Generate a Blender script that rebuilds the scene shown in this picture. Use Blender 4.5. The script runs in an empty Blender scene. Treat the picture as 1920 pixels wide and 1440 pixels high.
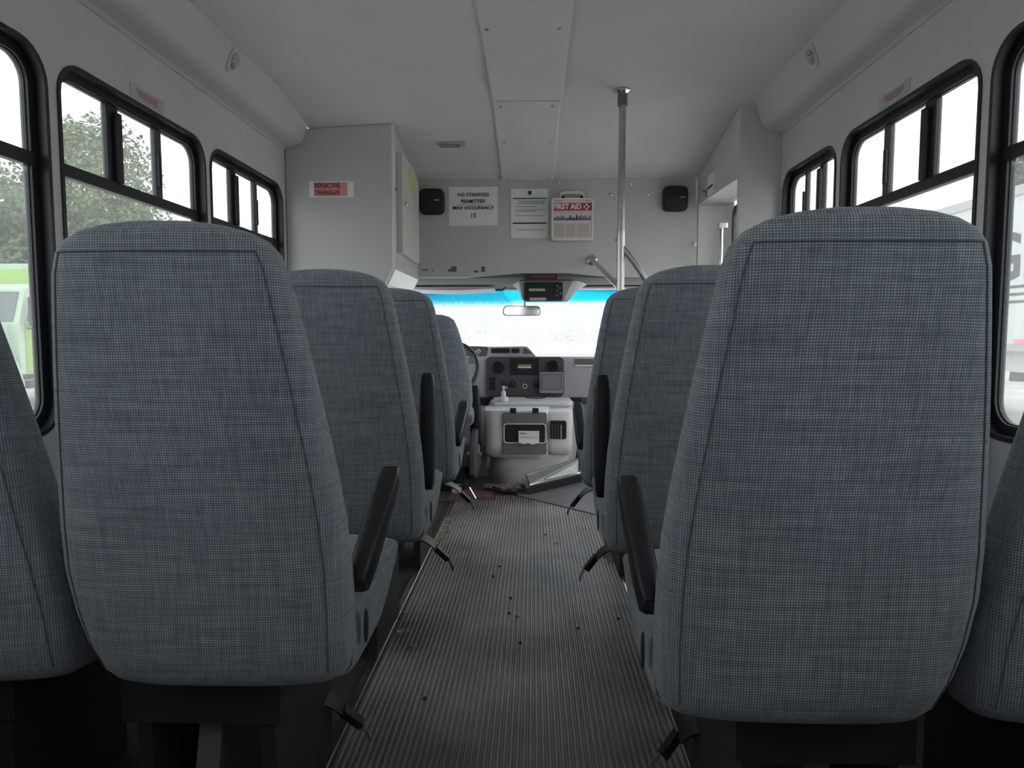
import bpy, bmesh, math, random
from mathutils import Vector, Matrix
random.seed(7)
S = bpy.context.scene
COL = S.collection

# ------------------------------------------------------------------ camera
F_PX = 1300.0
YAW = math.atan(40 / F_PX)
PITCH = math.atan(98 / F_PX * math.cos(YAW))
CAM = Vector((.05, 0, .92))
cd = bpy.data.cameras.new('camera'); cam = bpy.data.objects.new('camera', cd); COL.objects.link(cam)
cam.location = CAM
cam.rotation_euler = (math.pi / 2 - PITCH, 0, YAW)
cd.sensor_width = 36; cd.lens = 36 * F_PX / 1920; cd.clip_start = .02; cd.clip_end = 500
S.camera = cam

# ------------------------------------------------------------------ sky (overcast daylight, the only light)
SKY_STRENGTH = 4.0
W = bpy.data.worlds.new('overcast_sky'); S.world = W; W.use_nodes = True
wn = W.node_tree.nodes; wl = W.node_tree.links
bg = wn['Background']; bg.inputs['Strength'].default_value = SKY_STRENGTH
tc = wn.new('ShaderNodeTexCoord'); nz = wn.new('ShaderNodeTexNoise'); nz.inputs['Scale'].default_value = 2.2; nz.inputs['Detail'].default_value = 4
cr = wn.new('ShaderNodeValToRGB'); cr.color_ramp.elements[0].position = .3; cr.color_ramp.elements[1].position = .7
cr.color_ramp.elements[0].color = (.86, .885, .90, 1); cr.color_ramp.elements[1].color = (.96, .975, .985, 1)
wl.new(tc.outputs['Generated'], nz.inputs['Vector']); wl.new(nz.outputs['Fac'], cr.inputs['Fac']); wl.new(cr.outputs['Color'], bg.inputs['Color'])

S.view_settings.view_transform = 'Standard'; S.view_settings.look = 'None'
S.view_settings.exposure = 0.45; S.view_settings.gamma = 1.0; S.view_settings.use_curve_mapping = False

# a pixel of the 1920x1440 frame, carried to a plane of the place
_f = Vector((-math.sin(YAW) * math.cos(PITCH), math.cos(YAW) * math.cos(PITCH), -math.sin(PITCH)))
_r = Vector((math.cos(YAW), math.sin(YAW), 0)); _u = _r.cross(_f)
def ray(px, py): return _f + _r * ((px - 960) / F_PX) + _u * ((720 - py) / F_PX)
def at(px, py, Y): d = ray(px, py); return CAM + d * ((Y - CAM.y) / d.y)
def atX(px, py, X): d = ray(px, py); return CAM + d * ((X - CAM.x) / d.x)
def atZ(px, py, Z): d = ray(px, py); return CAM + d * ((Z - CAM.z) / d.z)

# ------------------------------------------------------------------ materials
MATS = {}
def mat(name, col, rough=.5, metal=0.0, var=.0, vscale=8.0, bump=0.0, bscale=200.0, spec=.5, var2=None):
    if name in MATS: return MATS[name]
    m = bpy.data.materials.new(name); m.use_nodes = True; MATS[name] = m
    n = m.node_tree.nodes; l = m.node_tree.links; b = n['Principled BSDF']
    b.inputs['Base Color'].default_value = (*col, 1); b.inputs['Roughness'].default_value = rough
    b.inputs['Metallic'].default_value = metal; b.inputs['Specular IOR Level'].default_value = spec
    t = n.new('ShaderNodeTexCoord')
    if var > 0 or var2:
        nz = n.new('ShaderNodeTexNoise'); nz.inputs['Scale'].default_value = vscale; nz.inputs['Detail'].default_value = 5
        r = n.new('ShaderNodeValToRGB'); r.color_ramp.elements[0].position = .35; r.color_ramp.elements[1].position = .68
        c2 = var2 or tuple(min(1, c * (1 + var)) for c in col)
        r.color_ramp.elements[0].color = (*[c * (1 - var) for c in col], 1); r.color_ramp.elements[1].color = (*c2, 1)
        l.new(t.outputs['Object'], nz.inputs['Vector']); l.new(nz.outputs['Fac'], r.inputs['Fac']); l.new(r.outputs['Color'], b.inputs['Base Color'])
    if bump > 0:
        nb = n.new('ShaderNodeTexNoise'); nb.inputs['Scale'].default_value = bscale; nb.inputs['Detail'].default_value = 2
        bp = n.new('ShaderNodeBump'); bp.inputs['Strength'].default_value = bump; bp.inputs['Distance'].default_value = .002
        l.new(t.outputs['Object'], nb.inputs['Vector']); l.new(nb.outputs['Fac'], bp.inputs['Height']); l.new(bp.outputs['Normal'], b.inputs['Normal'])
    return m

def fabric(name, dark, mid, dot, pitch=.0038):
    m = bpy.data.materials.new(name); m.use_nodes = True; MATS[name] = m
    n = m.node_tree.nodes; l = m.node_tree.links; b = n['Principled BSDF']
    b.inputs['Roughness'].default_value = .95; b.inputs['Specular IOR Level'].default_value = .15
    b.inputs['Sheen Weight'].default_value = .25; b.inputs['Sheen Roughness'].default_value = .5
    t = n.new('ShaderNodeTexCoord')
    # a little waviness in the threads
    wn_ = n.new('ShaderNodeTexNoise'); wn_.inputs['Scale'].default_value = 9
    l.new(t.outputs['Object'], wn_.inputs['Vector'])
    def M(op, a, c=None):
        k = n.new('ShaderNodeMath'); k.operation = op
        for i, x in enumerate((a, c)):
            if x is None: continue
            if isinstance(x, (int, float)): k.inputs[i].default_value = x
            else: l.new(x, k.inputs[i])
        return k.outputs[0]
    k = 2 * math.pi / pitch
    def wavy(nm, ch):
        a_ = n.new('ShaderNodeAttribute'); a_.attribute_name = nm
        s_ = n.new('ShaderNodeSeparateColor'); l.new(wn_.outputs['Color'], s_.inputs[0])
        return M('ADD', a_.outputs['Fac'], M('MULTIPLY', s_.outputs[ch], .006))
    su = M('SINE', M('MULTIPLY', wavy('thread_u', 0), k)); sz = M('SINE', M('MULTIPLY', wavy('thread_v', 1), k))
    d = M('MULTIPLY', M('ADD', M('MULTIPLY', su, .5), .5), M('ADD', M('MULTIPLY', sz, .5), .5))
    # thread-by-thread unevenness: noise stretched along each direction
    def streak(scale):
        mp = n.new('ShaderNodeMapping'); mp.inputs['Scale'].default_value = scale
        q = n.new('ShaderNodeTexNoise'); q.inputs['Scale'].default_value = 1; q.inputs['Detail'].default_value = 2
        l.new(t.outputs['Object'], mp.inputs['Vector']); l.new(mp.outputs[0], q.inputs['Vector']); return q.outputs['Fac']
    st = M('ADD', streak((170, 170, 10)), streak((10, 10, 170)))
    st2 = M('MULTIPLY', M('SUBTRACT', st, .35), 1.05)
    fac = M('MULTIPLY', d, st2); fac.node.use_clamp = True
    mix0 = n.new('ShaderNodeMix'); mix0.data_type = 'RGBA'; mix0.inputs['A'].default_value = (*dark, 1); mix0.inputs['B'].default_value = (*mid, 1)
    s3 = M('MULTIPLY', M('SUBTRACT', st, .6), .9); s3.node.use_clamp = True
    l.new(s3, mix0.inputs['Factor'])
    mix = n.new('ShaderNodeMix'); mix.data_type = 'RGBA'; mix.inputs['B'].default_value = (*dot, 1)
    l.new(mix0.outputs['Result'], mix.inputs['A']); l.new(fac, mix.inputs['Factor']); l.new(mix.outputs['Result'], b.inputs['Base Color'])
    bp = n.new('ShaderNodeBump'); bp.inputs['Strength'].default_value = .5; bp.inputs['Distance'].default_value = .001
    l.new(d, bp.inputs['Height']); l.new(bp.outputs['Normal'], b.inputs['Normal'])
    return m

def glass(name, tint, refl=1.0, haze=0.0, haze_scale=60, band=None):
    """thin window glass: clear or tinted see-through film with a Schlick mirror, optional dirt film, optional shade band above a height"""
    m = bpy.data.materials.new(name); m.use_nodes = True; MATS[name] = m
    n = m.node_tree.nodes; l = m.node_tree.links; n.remove(n['Principled BSDF']); out = n['Material Output']
    tr = n.new('ShaderNodeBsdfTransparent'); tr.inputs['Color'].default_value = (*tint, 1)
    gl = n.new('ShaderNodeBsdfGlossy'); gl.inputs['Roughness'].default_value = .02
    lw = n.new('ShaderNodeLayerWeight'); lw.inputs['Blend'].default_value = .5
    p = n.new('ShaderNodeMath'); p.operation = 'POWER'; p.inputs[1].default_value = 5
    q = n.new('ShaderNodeMath'); q.operation = 'MULTIPLY_ADD'; q.inputs[1].default_value = .5 * refl; q.inputs[2].default_value = .03 * refl
    l.new(lw.outputs['Facing'], p.inputs[0]); l.new(p.outputs[0], q.inputs[0])
    mx = n.new('ShaderNodeMixShader'); l.new(q.outputs[0], mx.inputs[0]); l.new(gl.outputs[0], mx.inputs[2])
    base = tr.outputs[0]
    t = n.new('ShaderNodeTexCoord')
    if haze > 0:
        tl = n.new('ShaderNodeBsdfTranslucent'); tl.inputs['Color'].default_value = (.95, .97, .98, 1)
        nz = n.new('ShaderNodeTexNoise'); nz.inputs['Scale'].default_value = haze_scale; nz.inputs['Detail'].default_value = 6
        mr = n.new('ShaderNodeMapRange'); mr.inputs[1].default_value = .35; mr.inputs[2].default_value = .65; mr.inputs[3].default_value = haze * .75; mr.inputs[4].default_value = haze * 1.25
        l.new(t.outputs['Object'], nz.inputs['Vector']); l.new(nz.outputs['Fac'], mr.inputs[0])
        m2 = n.new('ShaderNodeMixShader'); l.new(mr.outputs[0], m2.inputs[0]); l.new(base, m2.inputs[1]); l.new(tl.outputs[0], m2.inputs[2]); base = m2.outputs[0]
        if band:
            z0, z1, bc = band
            sp = n.new('ShaderNodeSeparateXYZ'); l.new(t.outputs['Object'], sp.inputs[0])
            br = n.new('ShaderNodeMapRange'); br.interpolation_type = 'SMOOTHSTEP'; br.inputs[1].default_value = z0; br.inputs[2].default_value = z1
            l.new(sp.outputs['Z'], br.inputs[0])
            bt_ = n.new('ShaderNodeBsdfTransparent'); bt_.inputs['Color'].default_value = (*bc, 1)
            bl_ = n.new('ShaderNodeBsdfTranslucent'); bl_.inputs['Color'].default_value = (*bc, 1)
            bt = n.new('ShaderNodeMixShader'); bt.inputs[0].default_value = .35; l.new(bt_.outputs[0], bt.inputs[1]); l.new(bl_.outputs[0], bt.inputs[2])
            m3 = n.new('ShaderNodeMixShader'); l.new(br.outputs[0], m3.inputs[0]); l.new(base, m3.inputs[1]); l.new(bt.outputs[0], m3.inputs[2]); base = m3.outputs[0]
    l.new(base, mx.inputs[1]); l.new(mx.outputs[0], out.inputs['Surface'])
    return m

WALLM = mat('grey_wall_panel', (.62, .615, .60), .55, var=.04, vscale=3, bump=.12, bscale=400)
CEILM = mat('grey_headliner', (.70, .67, .668), .8, var=.04, vscale=2.5, bump=.15, bscale=500)
COVEM = mat('grey_cove_plastic', (.62, .605, .60), .5, var=.03, vscale=3, bump=.05)
TRIMM = mat('light_grey_trim', (.72, .70, .69), .4, var=.03)
CABM = mat('grey_cabinet_laminate', (.55, .555, .54), .35, var=.03, vscale=3, bump=.05, bscale=300)
BULKM = mat('grey_bulkhead_panel', (.55, .54, .53), .35, var=.04, vscale=2.5, bump=.05, bscale=300)
FRAMEM = mat('black_window_frame', (.012, .013, .017), .38, var=.1)
BLACKM = mat('black_plastic', (.016, .016, .018), .42, var=.1, bump=.1, bscale=300)
RUBBER = mat('black_rubber', (.02, .02, .02), .8)
ARMM = mat('armrest_black', (.017, .016, .019), .45, var=.15, vscale=20, bump=.1, bscale=500, spec=.35)
STEEL = mat('brushed_steel', (.62, .60, .58), .28, 1.0, var=.06, vscale=30)
CHROME = mat('chrome', (.75, .75, .76), .12, 1.0)
POLEM = mat('pole_grey_metal', (.50, .47, .47), .33, .85, var=.05, vscale=20)
FAB = fabric('blue_grey_weave', (.108, .130, .163), (.170, .200, .238), (.72, .76, .79))
SEAMM = mat('seam_thread', (.10, .115, .135), .9)
PEDM = mat('seat_frame_dark', (.03, .031, .034), .5, var=.1)
PEDG = mat('seat_leg_grey', (.13, .135, .145), .5, var=.1)
DASHM = mat('dash_grey_plastic', (.47, .455, .475), .5, var=.03, bump=.15, bscale=500)
DASHD = mat('dash_dark_panel', (.085, .085, .095), .42, var=.06, bump=.1, bscale=500)
DASHL = mat('console_light_grey', (.80, .77, .775), .42, var=.03, bump=.1, bscale=500)
COVERM = mat('engine_cover_grey', (.44, .415, .425), .5, var=.05, bump=.1, bscale=400)
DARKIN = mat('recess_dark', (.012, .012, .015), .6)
WHITEP = mat('white_plastic', (.82, .82, .82), .3)
PAPER = mat('paper_white', (.88, .88, .89), .8, var=.03, vscale=6)
INK = mat('ink_black', (.03, .03, .035), .8)
INKB = mat('ink_blue', (.08, .11, .2), .8)
INKG = mat('ink_grey', (.30, .31, .31), .8)
INKGR = mat('ink_green', (.30, .38, .28), .8)
REDP = mat('label_red', (.74, .30, .31), .6)
REDT = mat('label_dark_red', (.22, .02, .035), .6)
REDK = mat('kit_red', (.48, .03, .05), .4)
WHITEI = mat('print_white', (.8, .78, .78), .6)
PURP = mat('print_purple', (.10, .08, .2), .6)
BEIGE = mat('print_beige', (.55, .47, .43), .6)
CREAM = mat('label_cream', (.62, .56, .44), .6)
MARK = mat('label_maroon', (.12, .01, .025), .6)
YELLOW = mat('label_yellow_green', (.55, .62, .12), .6)
SPEAKM = mat('speaker_black', (.008, .009, .014), .55, bump=.4, bscale=900)
WINGL = glass('tinted_window_glass', (.585, .595, .59), 1.0, .05, 5)
SCREENGL = glass('windshield_glass', (.94, .96, .95), .6, .115, 70, band=(1.095, 1.17, (.035, .42, .54)))
DOORGL = glass('door_glass', (.95, .96, .96), .8, .03, 8)
CLEARP = glass('clear_lens', (.8, .8, .8), 3.0, .25, 40)

# ------------------------------------------------------------------ mesh helpers
def top(o):
    while o.parent: o = o.parent
    return o
def obj(name, vf, m, parent=None, smooth=False, world=True, bevel=0):
    """one mesh object; coordinates are world ones and get re-based on the thing's own origin"""
    v, f = vf
    me = bpy.data.meshes.new(name)
    off = top(parent).location if (parent and world) else Vector((0, 0, 0))
    me.from_pydata([tuple(Vector(p) - off) for p in v], [], f)
    bm = bmesh.new(); bm.from_mesh(me)
    bmesh.ops.recalc_face_normals(bm, faces=bm.faces)
    if bevel:
        es = [e for e in bm.edges if len(e.link_faces) == 2 and e.calc_face_angle(0) > .6]
        bmesh.ops.bevel(bm, geom=es, offset=bevel, segments=2, affect='EDGES', profile=.5)
    bm.to_mesh(me); bm.free()
    if m: me.materials.append(m)
    if smooth:
        for p in me.polygons: p.use_smooth = True
        if smooth != 'all': me.set_sharp_from_angle(angle=math.radians(40))
    o = bpy.data.objects.new(name, me); COL.objects.link(o)
    if parent: o.parent = parent
    return o
def thing(name, label, cat, loc=(0, 0, 0), group=None):
    o = bpy.data.objects.new(name, None); COL.objects.link(o); o.location = loc; o.empty_display_size = .05
    o['label'] = label; o['category'] = cat
    if group: o['group'] = group
    return o
def tag(o, label, cat, group=None, kind=None):
    o['label'] = label; o['category'] = cat
    if group: o['group'] = group
    if kind: o['kind'] = kind
    return o
def structure(o, label, cat):
    o['kind'] = 'structure'; o['label'] = label; o['category'] = cat; return o
def origin(o, loc):
    """give a single-mesh thing its own origin"""
    loc = Vector(loc); o.data.transform(Matrix.Translation(-loc)); o.location = loc; return o
def join(*vfs):
    V = []; Fc = []
    for v, f in vfs:
        k = len(V); V += [tuple(p) for p in v]; Fc += [tuple(i + k for i in q) for q in f]
    return V, Fc
def box(x0, x1, y0, y1, z0, z1):
    x0, x1 = min(x0, x1), max(x0, x1); y0, y1 = min(y0, y1), max(y0, y1); z0, z1 = min(z0, z1), max(z0, z1)
    v = [(x, y, z) for z in (z0, z1) for y in (y0, y1) for x in (x0, x1)]
    return v, [(0, 2, 3, 1), (4, 5, 7, 6), (0, 1, 5, 4), (2, 6, 7, 3), (0, 4, 6, 2), (1, 3, 7, 5)]
def xform(vf, M): return [tuple(M @ Vector(p)) for p in vf[0]], vf[1]
def prism(poly, axis, a, b):
    """2-D outline pushed along an axis: 'x' -> (y,z) outline, 'y' -> (x,z), 'z' -> (x,y)"""
    def P(p, h):
        return {'x': (h, p[0], p[1]), 'y': (p[0], h, p[1]), 'z': (p[0], p[1], h)}[axis]
    n = len(poly); v = [P(p, a) for p in poly] + [P(p, b) for p in poly]
    f = [tuple(range(n)), tuple(range(2 * n - 1, n - 1, -1))] + [(i, (i + 1) % n, n + (i + 1) % n, n + i) for i in range(n)]
    return v, f
def rrect(x0, x1, y0, y1, r, k=6):
    p = []
    for cx, cy, a0 in ((x1 - r, y1 - r, 0), (x0 + r, y1 - r, 90), (x0 + r, y0 + r, 180), (x1 - r, y0 + r, 270)):
        for i in range(k + 1):
            a = math.radians(a0 + 90 * i / k); p.append((cx + r * math.cos(a), cy + r * math.sin(a)))
    return p
def loft(rings, cap=True, closed=True):
    n = len(rings[0]); v = [tuple(p) for r in rings for p in r]; f = []
    for j in range(len(rings) - 1):
        for i in range(n if closed else n - 1):
            a = j * n + i; b = j * n + (i + 1) % n; f.append((a, b, b + n, a + n))
    if cap: f += [tuple(range(n)), tuple(range(len(v) - 1, len(v) - n - 1, -1))]
    return v, f
def tube(pts, r, n=10, cap=True):
    pts = [Vector(p) for p in pts]; rings = []
    t = (pts[1] - pts[0]).normalized(); a = t.orthogonal().normalized()
    for i, p in enumerate(pts):
        t = ((pts[min(i + 1, len(pts) - 1)] - p).normalized() + (p - pts[max(i - 1, 0)]).normalized()).normalized()
        a = (a - t * a.dot(t)).normalized(); b = t.cross(a)
        rr = r[i] if isinstance(r, (list, tuple)) else r
        rings.append([p + (a * math.cos(2 * math.pi * k / n) + b * math.sin(2 * math.pi * k / n)) * rr for k in range(n)])
    return loft(rings, cap)
def lathe(prof, n=24, M=None):
    rings = [[Vector((r * math.cos(2 * math.pi * k / n), r * math.sin(2 * math.pi * k / n), z)) for k in range(n)] for r, z in prof]
    vf = loft(rings); return xform(vf, M) if M else vf
def arc(p0, p1, p2, n=8):
    p0, p1, p2 = map(Vector, (p0, p1, p2))
    return [p0 * (1 - t) ** 2 + p1 * 2 * t * (1 - t) + p2 * t * t for t in [i / n for i in range(n + 1)]]
def ribbon(pts, w, th, side):
    """flat strap along a path"""
    pts = [Vector(p) for p in pts]; side = Vector(side).normalized(); rings = []
    for i, p in enumerate(pts):
        t = (pts[min(i + 1, len(pts) - 1)] - pts[max(i - 1, 0)]).normalized()
        s = (side - t * side.dot(t)).normalized(); nn = t.cross(s)
        rings.append([p + s * w / 2 + nn * th / 2, p - s * w / 2 + nn * th / 2, p - s * w / 2 - nn * th / 2, p + s * w / 2 - nn * th / 2])
    return loft(rings)
def text(body, size, M, m, name='lettering', parent=None, bold=0.0, spacing=1.0, align='CENTER', sx=1.0):
    c = bpy.data.curves.new('t', 'FONT'); c.body = body; c.size = size; c.align_x = align; c.align_y = 'CENTER'
    c.extrude = .0004; c.offset = bold; c.space_character = spacing; c.resolution_u = 2
    o = bpy.data.objects.new('t', c); COL.objects.link(o)
    me = bpy.data.meshes.new_from_object(o.evaluated_get(bpy.context.evaluated_depsgraph_get()))
    bpy.data.objects.remove(o); bpy.data.curves.remove(c)
    off = top(parent).location if parent else Vector()
    me.transform(Matrix.Translation(-off) @ M @ Matrix.Diagonal((sx, 1, 1, 1)))
    me.materials.clear(); me.materials.append(m); me.name = name
    o = bpy.data.objects.new(name, me); COL.objects.link(o)
    if parent: o.parent = parent
    return o
def facing(axis, loc):
    """text frame on a panel seen by somebody looking along axis"""
    R = {'+y': ((1, 0, 0), (0, 0, 1), (0, -1, 0)), '+x': ((0, -1, 0), (0, 0, 1), (-1, 0, 0)), '-x': ((0, 1, 0), (0, 0, 1), (1, 0, 0))}[axis]
    M = Matrix((R[0], R[1], R[2])).transposed().to_4x4(); M.translation = loc; return M

# ------------------------------------------------------------------ the bus shell
HW = 1.15            # half width inside
YB, YF = -1.75, 4.1  # rear wall, bulkhead
ZG = -.75            # ground outside
def crown(x): return 1.985 - .045 * (abs(x) / 1.02) ** 2.2
def ceil_z(x, y):
    z = crown(x)
    if y > 2.95:
        t = min(1, (y - 2.95) / (YF - 2.95)); t = t * t * (3 - 2 * t) * .35 + t * .65
        z = z * (1 - t) + 1.808 * t
    return z
# floor: flat deck and, on top, the ribbed aisle mat with real ribs
floor = obj('floor', box(-HW - .06, HW + .06, YB, 5.95, -.05, 0), mat('floor_deck_dark', (.07, .065, .062), .6, var=.25, vscale=6, bump=.2, bscale=150))
structure(floor, 'dark flat deck floor of the bus beneath the seats', 'floor')
def mat_end(x):
    if x < -.16: return 3.70
    if x < -.05: return 3.82
    return 3.82 - (x + .05) * .98
def ribs():
    V = []; Fc = []; p = .0142; x = -.375; prof = []
    while x < .405:
        prof += [(x, .001), (x + .0035, .001), (x + .0052, .0052), (x + .0068, .006), (x + .0108, .006), (x + .0124, .0052)]
        x += p
    prof.append((x, .001))
    ys = [YB + .02, 0, 1.2, 2.2, 3.0, None]
    rings = [[Vector((a, (mat_end(a) if y is None else y), z)) for a, z in prof] for y in ys]
    return loft(rings, cap=False, closed=False)
RIBM = mat('ribbed_rubber_mat', (.25, .222, .208), .42, var=.40, vscale=2.2, bump=.25, bscale=120, spec=.6, var2=(.40, .355, .335))
ribm = obj('ribbed_mat', ribs(), RIBM, floor)
ribm['label'] = 'dirty ribbed rubber aisle matting'
for sx in (-1, 1):
    o = obj('seat_rail', box(sx * .392 - .012, sx * .392 + .012, YB + .05, 3.66, .0, .009), STEEL, floor, bevel=.002)
# smooth grey mat at the entry, right of the slanted cut
ent = [(-.04, 3.84), (.40, 3.41), (1.1, 3.41), (1.1, 3.9), (.45, 4.35), (-.04, 4.05)]
obj('entry_mat', prism(ent, 'z', .0, .005), mat('entry_mat_grey', (.19, .185, .19), .45, var=.12, vscale=8), floor)

def wall_with_holes(x, bays, y_end0, y_end1, z0, z1, holes, r, depth):
    """side wall sheet with rounded window openings and their jambs"""
    V = []; Fc = []
    sgn = 1 if x > 0 else -1
    def quad(a, b, c, d): k = len(V); V.extend([a, b, c, d]); Fc.append((k, k + 1, k + 2, k + 3))
    for (b0, b1), h in zip(bays, holes):
        if h is None:
            quad((x, b0, z0), (x, b1, z0), (x, b1, z1), (x, b0, z1)); continue
        ring = rrect(h[0], h[1], h[2], h[3], r, 6); n = len(ring); k0 = len(V); out = []
        for ci in range(4):
            for i in range(7):
                p = ring[ci * 7 + i]; ox = (b1, b0, b0, b1)[ci]; oz = (z1, z1, z0, z0)[ci]
                horizontal_first = ci in (0, 2)
                if i == 3: out.append((ox, oz))
                elif (i < 3) == horizontal_first: out.append((ox, p[1]))
                else: out.append((p[0], oz))
        V += [(x, a, b) for a, b in ring] + [(x, a, b) for a, b in out] + [(x + sgn * depth, a, b) for a, b in ring]
        for i in range(n):
            j = (i + 1) % n
            Fc.append((k0 + i, k0 + j, k0 + n + j, k0 + n + i)); Fc.append((k0 + i, k0 + 2 * n + i, k0 + 2 * n + j, k0 + j))
        # outer skin
        k1 = len(V); V += [(x + sgn * depth, a, b) for a, b in out]
        for i in range(n):
            j = (i + 1) % n; Fc.append((k0 + 2 * n + i, k0 + 2 * n + j, k1 + j, k1 + i))
    return V, Fc
def ring_frame(x0, x1, h, r, w):
    a = rrect(h[0], h[1], h[2], h[3], r, 6); b = rrect(h[0] + w, h[1] - w, h[2] + w, h[3] - w, max(.02, r - w), 6); n = len(a)
    V = [(x0, *p) for p in a] + [(x0, *p) for p in b] + [(x1, *p) for p in a] + [(x1, *p) for p in b]; Fc = []
    for i in range(n):
        j = (i + 1) % n
        Fc += [(i, j, n + j, n + i), (2 * n + i, 3 * n + i, 3 * n + j, 2 * n + j), (n + i, n + j, 3 * n + j, 3 * n + i), (i, 2 * n + i, 2 * n + j, j)]
    return V, Fc
WZ0, WZ1, RAILZ = .672, 1.606, 1.340
LWIN = [(-1.62, -.86), (-.80, .045), (.105, .885), (.945, 1.714), (1.765, 2.542), (2.592, 3.325)]
RWIN = [(-1.60, -.83), (-.77, .07), (.13, .90), (.96, 1.742), (1.793, 2.560), (2.615, 3.145)]
def bays(wins, yend):
    e = [YB] + [(a[1] + b[0]) / 2 for a, b in zip(wins, wins[1:])] + [wins[-1][1] + .02]
    return list(zip(e, e[1:])) + [(e[-1], yend)]
wlft = obj('wall_left', wall_with_holes(-HW, bays(LWIN, 4.12), YB, 4.12, 0, 1.96, [(a, b, WZ0, WZ1) for a, b in LWIN] + [None], .085, .044), WALLM)
structure(wlft, 'grey left side wall around the bus windows', 'wall')
wrgt = obj('wall_right', wall_with_holes(HW, bays(RWIN, 3.20), YB, 3.20, 0, 1.96, [(a, b, WZ0, WZ1) for a, b in RWIN] + [None], .085, .044), WALLM)
structure(wrgt, 'grey right side wall around the bus windows', 'wall')
def back_wall():
    v, f = wall_with_holes(1, [(-HW - .06, .0), (.0, HW + .06)], 0, 0, 0, 2.0, [(-.85, -.10, .85, 1.55), (.10, .85, .85, 1.55)], .085, .05)
    return [(y, YB - (x - 1), z) for x, y, z in v], f
o = obj('wall_back', back_wall(), WALLM); structure(o, 'grey rear wall of the bus behind the viewer', 'wall')

for i, x0 in enumerate((-.85, .10)):  # two unseen rear windows, added to let more daylight inside
    w = bpy.data.objects.new('window_%d' % (20 + i), None); COL.objects.link(w); w.location = (x0 + .375, YB, .85); structure(w, 'unseen rear window added to light the bus, %s half' % ('left', 'right')[i], 'window')
    fr = ring_frame(0, .05, (x0, x0 + .75, .85, 1.55), .085, .03)
    obj('window_frame', ([(y, YB + .005 - x, z_) for x, y, z_ in fr[0]], fr[1]), FRAMEM, w, True)
    obj('pane', prism(rrect(x0 + .02, x0 + .73, .87, 1.53, .06, 3), 'y', YB - .035, YB - .03), WINGL, w)
# ceiling sheet
def ceiling_mesh():
    xs = [-1.03 + 2.06 * i / 28 for i in range(29)]; ys = [YB + (2.9 - YB) * i / 8 for i in range(9)] + [2.95 + (YF - 2.95) * i / 14 for i in range(15)]
    rings = [[Vector((x, y, ceil_z(x, y))) for x in xs] for y in ys]
    a = loft(rings, False, False)
    roof = box(-HW - .06, HW + .06, YB - .03, YF + .06, 2.03, 2.06)
    return join(a, roof)
ceil = obj('ceiling', ceiling_mesh(), CEILM, smooth=True); structure(ceil, 'grey fabric bus ceiling sloping down to the front bulkhead', 'ceiling')
# centre raceway panels under the ceiling
def cpanel(x0, x1, xa, xb, y0, y1):
    n = 12; rings = []
    for i in range(n + 1):
        t = i / n; y = y0 + (y1 - y0) * t; l = x0 + (xa - x0) * t; r = x1 + (xb - x1) * t
        zl, zm = ceil_z(l, y), ceil_z(0, y)
        rings.append([Vector((l, y, zm + .002)), Vector((l, y, zm - .010)), Vector((l + .006, y, zm - .014)), Vector((r - .006, y, zm - .014)), Vector((r, y, zm - .010)), Vector((r, y, zm + .002))])
    return loft(rings)
PANM = mat('grey_ceiling_panel', (.72, .69, .69), .5, var=.03, vscale=4)
for (x0, x1, xa, xb, y0, y1, ys) in ((-.150, .175, -.137, .178, YB + .1, 3.165, (.4, 1.2, 2.0, 2.50, 2.86, 3.10)), (-.135, .170, -.136, .166, 3.175, 4.098, (3.22, 3.58, 4.05))):
    c = obj('ceiling_panel', cpanel(x0, x1, xa, xb, y0, y1), PANM, ceil)
    for y in ys:
        for x in (x0 + .036, x1 - .036):
            z = ceil_z(0, y) - .014
            obj('screw', lathe([(.0085, .002), (.0085, -.001), (.005, -.0035), (.001, -.004)], 10, Matrix.Translation((x, y, z))), STEEL, c, True)

# rounded coves between walls and ceiling
def cove(s, y1):
    prof = [(1.152, 1.792), (1.146, 1.789), (1.142, 1.795), (1.130, 1.800), (1.100, 1.806), (1.078, 1.814), (1.064, 1.826), (1.055, 1.842), (1.018, 1.938), (1.012, 1.949), (1.012, 1.99), (1.152, 1.99)]
    return prism([(s * a, b) for a, b in prof], 'y', YB, y1)
for i, (s, y1, sd) in enumerate(((-1, 3.374, 'left'), (1, 3.178, 'right'))):
    o = obj('trim_%d' % (i + 1), cove(s, y1), COVEM, smooth=True); structure(o, 'padded grey cove moulding along the %s edge of the ceiling' % sd, 'trim')

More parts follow.
